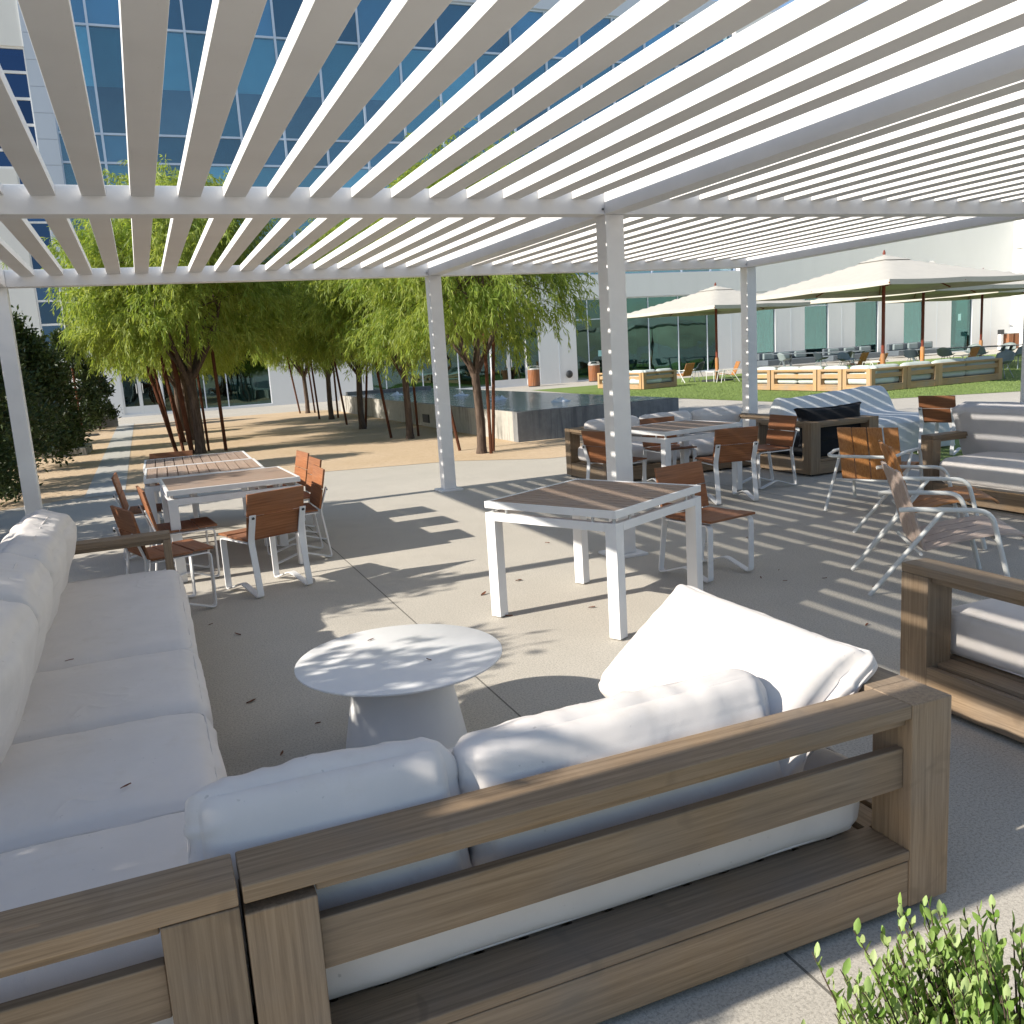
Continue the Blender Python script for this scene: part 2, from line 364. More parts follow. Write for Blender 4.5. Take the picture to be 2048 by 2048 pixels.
# ------------------------------------------------------------ ground
def sheet(name, poly, z, mat):
    m = MB(); m.add([(x, y, z) for x, y in poly], [tuple(range(len(poly)))]); return structure(m.build(name, mat))
sheet('ground', [(-250, -200), (300, -200), (300, 250), (-250, 250)], 0, 'concrete')
sheet('sand_bed', [(-14, 7.4), (-5.2, 7.35), (-4.25, 7.85), (-.8, 7.78), (1.15, 7.35), (2.3, 6.4), (3.2, 6.3), (5.2, 7.2), (6.3, 9.0), (3.0, 9.1), (3.0, 26.5), (2.2, 27.6), (-5.0, 27.6), (-14, 27.6)], .004, 'sand')
sheet('path', [(-4.25, 7.7), (-3.72, 7.7), (-3.72, 28.6), (-4.25, 28.6)], .008, 'path')
lp = [(11.5, 11.9), (13.2, 10.2), (15.9, 8.9), (24, 7.4), (44, 6), (46, 27), (30, 29.2), (12.2, 29.4), (11.6, 24), (11.4, 16)]
sheet('lawn', lp, .006, 'lawn')
sheet('turf_patch', [(5.55, 2.0), (6.0, -3), (12, -3), (12, 3.75), (7.6, 3.75), (6.3, 3.3)], .006, 'lawn')
# blades of turf, one mass
def blades():
    rg = np.random.default_rng(5); n = 52000
    x = 11.3+rg.random(n)**1.5*16; y = 8+rg.random(n)*16
    def inside(px, py):
        ins = np.zeros(len(px), bool); j = len(lp)-1
        for i in range(len(lp)):
            xi, yi = lp[i]; xj, yj = lp[j]
            cr = ((yi > py) != (yj > py)) & (px < (xj-xi)*(py-yi)/(yj-yi)+xi); ins ^= cr; j = i
        return ins
    k = inside(x, y); x = x[k]; y = y[k]; n = len(x); a = rg.random(n)*6.28; w = .006; h = .025+.02*rg.random(n)
    dx, dy = np.cos(a)*w, np.sin(a)*w; ox, oy = rg.normal(0, .012, n), rg.normal(0, .012, n); z0 = np.full(n, .006)
    V = np.stack([np.stack([x-dx, y-dy, z0], 1), np.stack([x+dx, y+dy, z0], 1), np.stack([x+ox, y+oy, z0+h], 1)], 1).reshape(-1, 3)
    me = bpy.data.meshes.new('grass'); me.vertices.add(len(V)); me.vertices.foreach_set('co', V.ravel()); me.loops.add(3*n); me.polygons.add(n)
    me.loops.foreach_set('vertex_index', np.arange(3*n)); me.polygons.foreach_set('loop_start', np.arange(n)*3); me.update(calc_edges=True)
    me.materials.append(M['lawn']); o = bpy.data.objects.new('grass', me); COL.objects.link(o)
    tag(o, 'short bright green artificial grass on the lawn', 'grass', kind='stuff')
blades()

# ------------------------------------------------------------ pergola
H = 2.6; P_ = .2692; GA = .1058; GB = .1696; PW = .1535; LY = 4.3849; Y0 = -4.43; X1 = 16.5*P_
xs = [-X1-PW, 0, X1+PW]; ys = [Y0, 0, LY]
perg = thing('pergola', 'large white slatted pergola over the seating terrace on square steel posts', 'pergola', (0, 0, 0))
for i, x in enumerate(xs):
    for j, y in enumerate(ys):
        m = MB().box(x, x+PW, y, y+PW, .02, H); po = m.build('post', 'white', perg, .005)
        if i == 1 or j > 0:
            MB().box(x-.07, x+PW+.07, y-.07, y+PW+.07, 0, .02).build('base_plate', 'white', po, .003)
        if j > 0:
            b = MB()
            for zz in (H-.06, H-.02): b.tube([(x-.0+.03-.05, y-.002, H+.035), (x+.03-.05, y-.008, H+.035)], .008, 8)
            b.build('bolt', 'steel', po)
    MB().box(x, x+PW, Y0, LY+PW, H, H+GB).build('beam', 'white', perg, .004)
for i in range(2):
    xa, xb = xs[i]+PW, xs[i+1]
    for y in ys: MB().box(xa+.002, xb-.002, y+.001, y+PW-.001, H+.001, H+GB-.001).build('beam', 'white', perg, .003)
    for j in range(2):
        ya, yb = ys[j]+PW, ys[j+1]
        sm = None
        for k in range(16):
            x0 = xb-(k+1)*P_
            if sm is None:
                m = MB().box(0, P_/2, 0, yb-ya-.004, 0, GB-GA-.002); sm = m.build('slat', 'slat', perg, .003); s = sm
            else:
                s = sm.copy(); COL.objects.link(s); s.parent = perg
            s.location = (x0, ya+.002, H+GA)
            s.rotation_euler = (0, R(random.Random(k*7+i*3+j).uniform(-.4, .4)), 0)
ob = MB().box(0, .05, 0, .075, 0, .09).build('outlet_box', 'steel', None, .004); ob.location = (xs[0]+PW+.001, LY+.04, .24)
tag(ob, 'small grey outlet box mounted low on the leftmost pergola post', 'outlet box')

# ------------------------------------------------------------ sofas
def sofa(label, L, D, loc, rz, la=False, ra=False, back=True, mid=True, w='teak', post_w=.145, front_w=.05, bev=.004, over_left=False, group=None, wide_front=False, slats=True, zt=.63):
    t = thing('teak_sofa', label, 'sofa', loc, rz, group); pw = post_w; z0 = .025
    ap = MB()
    ap.box(pw, L-pw, .004, .034, z0, .165)
    ap.build('base_apron', w+'_x', t, bev)
    MB().box(pw, L-pw, D-.034, D-.004, z0, .19).build('front_apron', w+'_x', t, bev)
    for x in (.004, L-.034): MB().box(x, x+.03, pw, D-.04, z0, .19).build('side_apron', w+'_y', t, bev)
    lb = MB().box(pw+.001, L-pw-.001, 0, .155, .170, .199); lb.build('base_ledge', w+'_x', t, bev)
    ft = MB()
    for x in (.06, L-.06):
        for y in (.06, D-.06): ft.lathe([(.022, 0), (.022, .03)], 10, (x, y, 0))
    ft.build('foot', 'dark', t)
    if slats:
        sm = MB(); n = int((L-.1)/.12)
        for i in range(n): sm.box(.05+(i+.12)*(L-.1)/n, .05+(i+.88)*(L-.1)/n, .156, D-.04, .175, .195)
        sm.build('seat_slats', w+'_y', t)
    if back:
        xa = 0 if over_left else pw
        for x in (0, L-pw):
            zt_ = zt-.062 if (over_left and x == 0) else zt
            MB().box(x, x+pw, 0, pw, z0, zt_).build('post', w+'_z', t, bev)
        b = MB().box(xa+.001, L-pw-.001, .001, pw, zt-.04, zt); b.box(xa+.001+(pw if over_left else 0), L-pw-.001, .022, pw-.03, zt-.066, zt-.041)
        b.build('top_rail', w+'_x', t, bev)
        if mid: MB().box(pw+.001, L-pw-.001, .028, .058, .375, .495).build('mid_rail', w+'_x', t, bev)
    for side, on in ((0, la), (1, ra)):
        if not on: continue
        x = 0 if side == 0 else L-pw
        ys_ = pw if back else 0
        fw2 = pw if wide_front else front_w
        a = MB().box(x+.001, x+pw-.001, ys_+.001, D, zt-.04, zt); a.box(x+.022, x+pw-.022, ys_+.001, D-fw2, zt-.066, zt-.041); ar = a.build('armrest', w+'_y', t, bev)
        MB().box(x+.001, x+pw-.001, D-fw2, D, z0, zt-.041).build('post', w+'_z', ar, bev)
        if not back: MB().box(x+.001, x+pw-.001, 0, fw2, z0, zt-.041).build('post', w+'_z', ar, bev)
    return t

# front sofa, back to the camera
sofa('weathered teak sofa in the foreground with its slatted back to the viewer', 1.907, 1.01, (-3.252, -4.31, 0), 0, ra=True, over_left=True)
# long sofa on the left: back along x=-4.3, faces +X
sofaA = sofa('long weathered teak sofa running away along the left edge with open end arm', 4.46, 1.02, (-4.28, .19, 0), R(-90), la=True, mid=True, back=False, slats=True)
def endframe(t):
    # the near end of the long sofa: rail, lower board, posts
    inv = (Matrix.Translation((-4.28, .19, 0)) @ Matrix.Rotation(R(-90), 4, 'Z')).inverted() @ Matrix.Translation((-4.28, -4.31, 0))
    for nm, bx, w in (('top_rail', (0, 1.02, 0, .145, .59, .63), 'x'), ('under_rail', (.145, .87, .022, .115, .564, .589), 'x'), ('post', (.872, 1.02, 0, .145, .025, .588), 'z'), ('post', (0, .145, 0, .145, .025, .588), 'z'),
                      ('mid_rail', (.146, .871, .028, .058, .375, .495), 'x'), ('end_apron', (.146, .871, .004, .034, .025, .165), 'x'), ('base_ledge', (.146, .871, 0, .13, .1985, .2135), 'x')):
        o = MB().box(*bx).build(nm, 'teak_'+w, t, .004); o.matrix_parent_inverse = inv
endframe(sofaA)
# right foreground module, side-on
sofa('weathered teak armchair frame cut off by the right edge beside the lounge chairs', 1.6, 1.15, (-.335, -4.30, 0), 0, la=True, wide_front=True, mid=False)

ycut = [-4.165, -3.455, -2.665, -1.855, -.03]
cl = ['nearest seat cushion of the left sofa, creased near its seam', 'second nearest seat cushion of the left sofa with leaf specks', 'third seat cushion of the left sofa, facing the round table', 'longest and farthest seat cushion of the left sofa beside the open arm']
for i in range(4):
    a, b = ycut[i], ycut[i+1]
    cushion('seat_cushion', cl[i], (.90, b-a-.006, .20), (-3.68, (a+b)/2, .315), (0, 0, 0), 'canvas', .032, .06, i+1, .004, 22, group='cream seat cushions')
pl = [((.5, -.32), .72, 'farthest cream back pillow of the left sofa, touching the open arm'), ((-.32, -1.18), .86, 'second farthest cream back pillow of the left sofa with puckered seam'),
      ((-1.18, -2.3), 1.1, 'cream back pillow of the left sofa, middle of the row'), ((-2.3, -3.4), 1.1, 'cream back pillow at the left edge nearest the viewer')]
yy = [.03, -.62, -1.42, -2.28, -3.2]
for i in range(4):
    a, b = yy[i], yy[i+1]
    cushion('back_pillow', pl[i][2], (.50, a-b-.015, .24), (-3.99, (a+b)/2, .61), (0, R(-72), R((i%3-1)*2.2)), 'canvas', .05, .065, i+11, .008, 36, group='cream back pillows')
cushion('seat_cushion', 'wide seat cushion under the front sofa pillows, seen through the rails', (1.66, .70, .22), (-2.36, -3.825, .312), (0, 0, 0), 'canvas', .02, .05, 21, .004, 22, group='cream seat cushions')
cushion('back_pillow', 'left cream back pillow of the front sofa, rumpled in blue shade', (.60, .37, .16), (-3.03, -4.055, .525), (R(66), 0, R(-2)), 'canvas', .035, .06, 31, .007, 44, group='cream back pillows')
cushion('back_pillow', 'right cream back pillow of the front sofa with wrinkled lower edge', (.91, .36, .16), (-2.24, -4.06, .52), (R(67), 0, R(1.5)), 'canvas', .03, .06, 32, .007, 48, group='cream back pillows')
def bigpillow():
    o = cushion('back_pillow', 'big sunlit cream pillow slumped diagonally in the right corner of the front sofa', (.80, .50, .20), (-1.68, -3.74, .63), (0, 0, 0), 'canvas', .06, .05, 33, .005, 30, group='cream back pillows', plump_edge=.09)
    bl, br, tl, tr = Vector((-1.92, -3.47, .47)), Vector((-1.80, -4.2, .43)), Vector((-1.63, -3.3, .75)), Vector((-1.45, -4.08, .66))
    ux = ((br-bl)+(tr-tl)).normalized(); vy = ((tl-bl)+(tr-br)); vy = (vy-ux*vy.dot(ux)).normalized(); nz = ux.cross(vy)
    c = (bl+br+tl+tr)/4
    o.matrix_world = Matrix(((ux.x, vy.x, nz.x, c.x), (ux.y, vy.y, nz.y, c.y), (ux.z, vy.z, nz.z, c.z), (0, 0, 0, 1)))
    return o
bigpillow()
cushion('seat_cushion', 'pale seat cushion striped with sun in the right armchair', (1.5, .98, .21), (.60, -3.70, .305), (0, 0, 0), 'canvas', .02, .04, 22, .003, 18, group='cream seat cushions')

# ------------------------------------------------------------ tables
def roundtable():
    t = thing('round_table', 'low round white table with a tapered drum base between the sofas', 'table', (-2.44, -2.47, 0))
    MB().lathe([(.20, .386), (.43, .388), (.438, .393), (.438, .399), (.434, .402)], 96).build('tabletop', 'white', t, 0, True)
    MB().lathe([(.265, 0), (.262, .02), (.225, .22), (.20, .385)], 64).build('drum_base', 'white', t, 0, True)
roundtable()
def table(label, loc, rz, sx=.98, sy=.98, along='x', n=14, group='square dining tables'):
    t = thing('dining_table', label, 'table', loc, rz, group); hx, hy = sx/2, sy/2; z = .745
    fr = MB(); w = .022
    fr.box(-hx, hx, -hy, -hy+w, z-.042, z); fr.box(-hx, hx, hy-w, hy, z-.042, z); fr.box(-hx, -hx+w, -hy+w, hy-w, z-.042, z); fr.box(hx-w, hx, -hy+w, hy-w, z-.042, z)
    fr.build('top_frame', 'white', t, .002)
    sl = MB(); a = (2*(hy if along == 'x' else hx)-2*w)/n
    for i in range(n):
        o = -(hy if along == 'x' else hx)+w+a*i
        if along == 'x': sl.box(-hx+w, hx-w, o+.004, o+a-.005, z-.022, z-.003)
        else: sl.box(o+.004, o+a-.005, -hy+w, hy-w, z-.022, z-.003)
    sl.build('tabletop', 'top_'+along, t)
    MB().box(-hx+w, hx-w, -hy+w, hy-w, z-.030, z-.026).build('top_tray', 'ipe_x', t)
    ap = MB(); zb = z-.07; d = .05
    L = .075
    ap.box(-hx+L, hx-L, -hy, -hy+.04, zb-d, zb); ap.box(-hx+L, hx-L, hy-.04, hy, zb-d, zb); ap.box(-hx, -hx+.04, -hy+L, hy-L, zb-d, zb); ap.box(hx-.04, hx, -hy+L, hy-L, zb-d, zb)
    ap.build('apron', 'white', t, .002)
    sp = MB()
    for sx_ in (-1, 1):
        for sy_ in (-1, 1):
            x, y = sx_*(hx-L/2), sy_*(hy-L/2)
            MB().box(x-L/2, x+L/2, y-L/2, y+L/2, .008, zb).build('leg', 'white', t, .003)
            sp.box(x-.02, x+.02, y-.02, y+.02, 0, .008); sp.lathe([(.011, zb), (.011, z-.042)], 8, (x, y, 0))
    for k in (-.33, .33):
        for sgn in (-1, 1): sp.lathe([(.009, zb), (.009, z-.042)], 8, (k*sx, sgn*(hy-.015), 0)); sp.lathe([(.009, zb), (.009, z-.042)], 8, (sgn*(hx-.015), k*sy, 0))
    sp.build('spacers', 'steel', t)
    return t
table('square slatted dining table standing alone in the middle of the terrace', (-.79, -1.135, 0), R(27.3), .97, .97, 'y', 13)
table('front one of the three pushed-together tables at left, with lengthwise slats', (-2.735, 1.835, 0), R(2.2), 1.04, .96, 'x', 14)
table('middle table of the left row, grid-patterned top in leaf shade', (-2.87, 2.86, 0), R(-1), 1.04, .98, 'y', 11)
table('farthest table of the left row, nearest the big tree stakes', (-2.87, 3.86, 0), R(-1), 1.04, .98, 'y', 11)
table('square slatted table behind the centre posts, striped by sun', (2.03, 2.31, 0), R(8.5), 1.08, .92, 'x', 12)

# ------------------------------------------------------------ dining chairs
def fillet(pts, r=.03, n=3):
    pts = [Vector(p) for p in pts]; out = [pts[0]]
    for i in range(1, len(pts)-1):
        a, b, c = pts[i-1], pts[i], pts[i+1]; d1 = (a-b); d2 = (c-b); rr = min(r, d1.length*.45, d2.length*.45)
        p, q = b+d1.normalized()*rr, b+d2.normalized()*rr
        for k in range(n+1):
            s = k/n; out.append(p*(1-s)**2+b*2*s*(1-s)+q*s*s)
    out.append(pts[-1]); return out
def make_chair(label, loc, rz):
    t = thing('dining_chair', label, 'chair', loc, rz, 'slatted wood dining chairs')
    hw = .205
    st = MB()
    for i in range(3):
        y0 = -.20+i*.145; st.box(-.225, .225, y0, y0+.139, .418+.006*(i-1)*(i > 0), .434+.006*(i-1)*(i > 0))
    st.build('seat', 'ipe_x', t, .003)
    d = Vector((0, -.20, .98)).normalized(); nrm = Vector((0, .98, .20)).normalized()
    bk = MB()
    for i in range(2):
        c = Vector((0, -.215, .425))+d*(.095+i*.172); bk.obox(c, (.232, 0, 0), nrm*.009, d*.083)
    bk.build('backrest', 'ipe_x', t, .003)
    for s in (-1, 1):
        x = s*hw; wv = (.024, 0, 0)
        pth = [(x, -.29, .615), (x, -.225, .42), (x, -.285, .006), (x, -.03, .085), (x, .20, .006), (x, .205, .405), (x, -.20, .405)]
        f = MB(); f.strap(fillet(pth, .035), wv, .009)
        fo = f.build('side_frame', 'white', t)
        b = MB().tube([(x, -.285, .592), (x, -.300, .595)], .009, 8); b.build('bolt', 'dark', fo)
    return t
CH = [('chair with its back to the viewer at the near end of the left tables', -2.62, .785, 22.7),
 ('empty chair beside the left sofa arm, turned sideways with dark seat', -3.27, .55, -73),
 ('chair on the left side of the front left table, leaning backrest caught by sun', -3.14, 1.55, -84),
 ('far left chair at the middle table of the left row', -3.36, 2.80, -92),
 ('nearest of the chairs lined up on the right side of the left tables', -2.26, 1.72, 90),
 ('second chair along the right side of the left tables', -2.15, 2.50, 93),
 ('third chair along the right side of the left tables, backrest bright orange', -2.14, 3.25, 95),
 ('chair at the far end of the left tables, only its top rail showing', -3.12, 4.52, 175),
 ('chair standing right behind the lone square table beside the post', .27, -.83, 192),
 ('chair with its back to the viewer at the table behind the posts', 2.14, 1.57, -10),
 ('chair with two sunlit stripes on its backrest beside the black armchair', 2.97, 2.02, 88),
 ('chair half hidden behind the tall centre post', 1.33, 2.38, -76),
 ('chair on the far side of the table behind the posts, facing the viewer', 2.33, 2.90, 178),
 ('chair with its back turned in front of the covered sofa', 6.28, 2.52, -72)]
c0 = make_chair(CH[0][0], (CH[0][1], CH[0][2], 0), R(CH[0][3]))
for l, x, y, a in CH[1:]: dup(c0, (x, y, 0), R(a), l)

# ------------------------------------------------------------ lounge chairs
def lounge(label, loc, rz, w, wrap=False):
    t = thing('lounge_chair', label, 'chair', loc, rz, 'low lounge chairs with tubular frames')
    prof = [(.50, .33), (.47, .362), (.34, .372), (.12, .335), (-.085, .275)]
    bd = Vector((0, -.31, .95)).normalized(); bp = Vector((0, -.10, .275))
    sm = MB(); bk = MB()
    for i in range(4):
        x0 = -.275+i*.139; x1 = x0+.127
        up_ = [Vector(((x0+x1)/2, y, z)) for y, z in prof]; sm.strap(fillet(up_, .06, 3), ((x1-x0)/2, 0, 0), .016)
        crv = .012*(abs(i-1.5)-.5)
        pts = [bp+bd*s+Vector(((x0+x1)/2, .012*math.sin(s*5)+crv, 0)) for s in (0, .13, .26, .39, .52)]
        bk.strap(pts, ((x1-x0)/2, 0, 0), .016)
    sm.build('seat', w+'_y', t, .003); bk.build('backrest', w+'_z', t, .003)
    for s in (-1, 1):
        x = s*.32
        f = MB().tube(fillet([(x, .40, 0), (x, .27, .525), (x, -.18, .545), (x*.97, -.25, .54)], .09, 6), .0155, 10)
        f.tube([(x, .0, .53), (x, -.42, 0)], .0145, 10)
        f.build('arm_frame', 'offwhite', t, 0, True)
    c = MB(); c.tube([(-.32, -.12, .262), (.32, -.12, .262)], .011, 8); c.tube([(-.32, .325, .33), (.32, .325, .33)], .011, 8);
    if wrap: c.tube(fillet([(-.31, -.25, .54), (-.29, -.46, .53), (.29, -.46, .53), (.31, -.25, .54)], .12, 6), .0145, 10)
    c.build('cross_tube', 'offwhite', t, 0, True); return t
fa = math.atan2(-.54, .84)-math.pi/2
l3 = lounge('greyed wood lounge chair with white tube arms, nearest of the three', (1.27, -1.83, 0), R(-124), 'grey')
l2 = lounge('orange wood lounge chair, middle of the three by the striped sofa', (2.13, -.93, 0), R(-125), 'orange')
l1 = lounge('orange wood lounge chair, farthest of the three, its broad back to the viewer', (2.95, .34, 0), R(-62), 'orange', True)

# ------------------------------------------------------------ sofas further back
sofa('teak sofa with striped cream cushions behind the centre table', 2.6, 1.08, (4.30, 4.42, 0), R(180), la=True, ra=True, mid=False, front_w=.06)
for i, (x, l) in enumerate(((2.12, 'cream back pillow at the left end of the sofa behind the centre table'), (2.92, 'middle cream back pillow of the sofa behind the centre table'), (3.72, 'right cream back pillow of the sofa behind the centre table'))):
    cushion('back_pillow', l, (.76, .36, .16), (x+.12, 4.14, .545), (R(-75+180), 0, 0), 'canvas', .04, .07, 40+i, .008, 12, group='cream back pillows')
for i, (x, l) in enumerate(((2.32, 'left seat cushion of the sofa behind the centre table'), (3.50, 'right seat cushion of the sofa behind the centre table'))):
    cushion('seat_cushion', l, (1.16, .9, .2), (x+.05, 3.82, .305), (0, 0, 0), 'canvas', .02, .06, 45+i, .004, 12, group='cream seat cushions')
sofa('teak armchair holding black cushions near the far right post', 1.02, 1.0, (3.74, 2.13, 0), 0, la=True, ra=True, mid=False, front_w=.06)
cushion('seat_cushion', 'thick black seat cushion in the teak armchair', (.72, .82, .22), (4.25, 2.68, .31), (0, 0, 0), 'black_fabric', .02, .06, 51, .004, 12)
cushion('back_pillow', 'black back pillow with two raised corners in the teak armchair', (.98, .46, .18), (4.24, 2.37, .565), (R(80), 0, 0), 'black_fabric', .03, .05, 52, .008, 18, plump_edge=.16)
sofa('teak sofa with big grey-white cushions along the right edge', 2.9, 1.08, (4.55, -2.6, 0), R(90), ra=True, mid=False, front_w=.10)
for i, (y, l) in enumerate(((-.42, 'far seat cushion of the right edge sofa, striped by sun'), (-1.44, 'near seat cushion of the right edge sofa'))):
    cushion('seat_cushion', l, (1.0, 1.0, .23), (3.92, y-.02, .315), (0, 0, 0), 'canvas', .03, .07, 55+i, .004, 16, group='cream seat cushions')
for i, (y, l) in enumerate(((-.32, 'tall grey back pillow striped with sun on the right edge sofa'), (-1.28, 'tall grey back pillow cut off by the right edge'))):
    cushion('back_pillow', l, (.52, .98, .2), (4.02, y+.14, .64), (0, R(180+70), 0), 'canvas_grey', .02, .045, 58+i, .004, 16, group='cream back pillows')
def cover():
    # draped cover over a sofa: profile swept along x
    rg = random.Random(4); m = MB(); prof = [(-1.32, .03), (-1.33, .20), (-1.30, .44), (-1.22, .48), (-.75, .46), (-.42, .46), (-.34, .50), (-.20, .76), (-.08, .80), (.0, .76), (.06, .45), (.08, .03)]
    nx = 40; Lx = 2.15
    for i in range(nx+1):
        u = i/nx; x = -Lx/2+Lx*u; e = min(u, 1-u)*Lx; f = min(1, e/.16); f = math.sin(f*math.pi/2)
        for k, (y, z) in enumerate(prof):
            n = noise.noise(Vector((x*3.1, y*4, z*3)))*.03+noise.noise(Vector((x*14, y*2, z*2)))*.012
            zz = .03+(z-.03)*(.0+1.0*f) if i not in (0, nx) else .03
            sag = -.03*math.sin(u*math.pi*2.0)*(z > .6)+.03*u*(z > .6)
            m.v.append((x+n*.3, y+n, max(.02, zz+sag+n*(z > .1))))
    npf = len(prof)
    for i in range(nx):
        for k in range(npf-1): m.f.append((i*npf+k, (i+1)*npf+k, (i+1)*npf+k+1, i*npf+k+1))
    o = m.build('furniture_cover', 'cover', None, 0, True); o.location = (5.83, 4.22, 0); o.rotation_euler = (0, 0, R(-3))
    sub = o.modifiers.new('subsurf', 'SUBSURF'); sub.levels = sub.render_levels = 1
    tag(o, 'pale grey protective cover draped over a sofa, striped by sun', 'furniture cover')
cover()

# ------------------------------------------------------------ trees
def leafmesh(name, segs, mat, lw, parent=None, droop=.0):
    """segs: arrays P (base), D (direction*length), W (width vector)"""
    P, D, Wv = segs; n = len(P)
    V = np.stack([P, P+D*.45+Wv, P+D, P+D*.45-Wv], 1).reshape(-1, 3)
    me = bpy.data.meshes.new(name); me.vertices.add(4*n); me.vertices.foreach_set('co', V.astype(np.float32).ravel()); me.loops.add(4*n); me.polygons.add(n)
    me.loops.foreach_set('vertex_index', np.arange(4*n)); me.polygons.foreach_set('loop_start', np.arange(n)*4); me.update(calc_edges=True)
    me.materials.append(M[mat]); o = bpy.data.objects.new(name, me); COL.objects.link(o)
    if parent: o.parent = parent
    return o
def ovalmesh(name, segs, mat, parent):
    P, D, Wv = segs; n = len(P); Nn = np.cross(D, Wv); Nn /= np.linalg.norm(Nn, axis=1)[:, None]+1e-9; c = Nn*np.linalg.norm(Wv, axis=1)[:, None]*.35
    V = np.stack([P, P+D*.25+Wv*.8+c, P+D*.6+Wv+c, P+D*.87+Wv*.5+c*.5, P+D, P+D*.87-Wv*.5+c*.5, P+D*.6-Wv+c, P+D*.25-Wv*.8+c, P+D*.5], 1).reshape(-1, 3); fs = []
    for i in range(n):
        o = i*9; fs += [(o, o+1, o+8), (o+1, o+2, o+8), (o+2, o+3, o+8), (o+3, o+4, o+8), (o+4, o+5, o+8), (o+5, o+6, o+8), (o+6, o+7, o+8), (o+7, o, o+8)]
    me = bpy.data.meshes.new(name); me.from_pydata(V.tolist(), [], fs); me.polygons.foreach_set('use_smooth', [True]*len(fs)); me.materials.append(M[mat]); o = bpy.data.objects.new(name, me); COL.objects.link(o); o.parent = parent; return o
def willow_crown(seed, rx, rz, zc, nst, clumps, leaf=.15):
    rg = np.random.default_rng(seed)
    th = rg.random(clumps)*6.283; ph = np.arccos(1-1.75*rg.random(clumps)); rr = .62+.42*rg.random(clumps)
    rr[:clumps//5] *= .55
    C = np.stack([np.cos(th)*np.sin(ph)*rr*rx, np.sin(th)*np.sin(ph)*rr*rx, np.cos(ph)*rr*rz], 1); C[:, 2] += zc
    C += rg.normal(0, .12, C.shape)
    ci = rg.integers(0, clumps, nst); S0 = C[ci]+rg.normal(0, 1, (nst, 3))*np.array([.19, .19, .15])*(rx/2.0)
    out = S0-np.array([0, 0, zc-.4]); out /= np.linalg.norm(out, axis=1)[:, None]
    Pn, Dn, Wn = [], [], []
    d = out*.8+rg.normal(0, .4, (nst, 3)); d[:, 2] += .35; d /= np.linalg.norm(d, axis=1)[:, None]
    p = S0.copy(); ln = rg.integers(3, 8, nst)
    for s in range(10):
        act = ln > s
        d = d+np.array([0, 0, -.33])+rg.normal(0, .14, (nst, 3)); d /= np.linalg.norm(d, axis=1)[:, None]
        q = p+d*.075
        for r in range(4):
            k = act & (rg.random(nst) < .85); m = k.sum()
            ld = d[k]*.55+rg.normal(0, .38, (m, 3))+np.array([0, 0, -.55]); ld /= np.linalg.norm(ld, axis=1)[:, None]
            L = leaf*(.6+.7*rg.random(m)); w = np.cross(ld, rg.normal(0, 1, (m, 3))); w /= np.linalg.norm(w, axis=1)[:, None]+1e-9
            Pn.append(p[k]+(q-p)[k]*rg.random((m, 1))); Dn.append(ld*L[:, None]); Wn.append(w*(leaf*.066))
        p = q
    Pn, Dn, Wn = np.concatenate(Pn), np.concatenate(Dn), np.concatenate(Wn)
    k = (Pn+Dn)[:, 2] > zc-rz*1.08-.12*np.sin(Pn[:, 0]*5+1)-.12*np.sin(Pn[:, 1]*4)
    return C, (Pn[k], Dn[k], Wn[k])
def tree(label, loc, seed, rx, rz, zc, nst, clumps, trunk_h, trunk_r, mat, group, forks=7, lean=(0, 0), leaf=.15):
    t = thing('willow_tree', label, 'tree', loc, 0, group); rg = random.Random(seed)
    C, segs = willow_crown(seed, rx, rz, zc, nst, clumps, leaf)
    leafmesh('crown', segs, mat, .01, t)
    m = MB(); top = Vector((lean[0], lean[1], trunk_h))
    tp = [Vector((top.x*s+.02*math.sin(s*5), top.y*s, trunk_h*s)) for s in (0, .08, .3, .6, .85, 1)]
    m.tube(tp, [trunk_r*x for x in (1.35, 1.08, 1, .95, .92, .9)], 10)
    m.build('trunk', 'bark', t, 0, True)
    b = MB(); idx = list(range(len(C))); rg.shuffle(idx)
    for i in range(forks):
        a = 6.283*(i+.3*rg.random())/forks; st = tp[-1]-Vector((0, 0, rg.random()*trunk_h*.22))
        tip = Vector((math.cos(a)*rx*.5, math.sin(a)*rx*.5, zc+rz*(.1+.4*rg.random()))); mid_ = st.lerp(tip, .5)+Vector((math.cos(a)*.15, math.sin(a)*.15, -.1))
        b.tube([st, st.lerp(mid_, .5)+Vector((0, 0, -.03)), mid_, tip], [trunk_r*.55, trunk_r*.42, trunk_r*.3, trunk_r*.1], 7)
        for j in range(7):
            c = Vector(C[idx[(i*7+j) % len(idx)]]); s2 = mid_.lerp(tip, rg.random()); b.tube([s2, s2.lerp(c, .5)+Vector((0, 0, .05)), c], [trunk_r*.16, trunk_r*.11, trunk_r*.05], 5)
    b.build('branches', 'bark', t, 0, True)
    return t
tA = tree('big feathery willow-like tree behind the left tables, ringed by stakes', (-2.36, 13.3, 0), 3, 2.05, 1.92, 3.45, 6000, 190, 1.65, .10, 'willow', 'feathery trees in the sand bed', 8)
tB = tree('feathery tree nearest the fountain corner, just right of a pergola post', (1.85, 8.0, 0), 8, 1.62, 1.72, 3.08, 4300, 140, 1.45, .075, 'willow_b', 'feathery trees in the sand bed', 7, (.0, .0), .13)
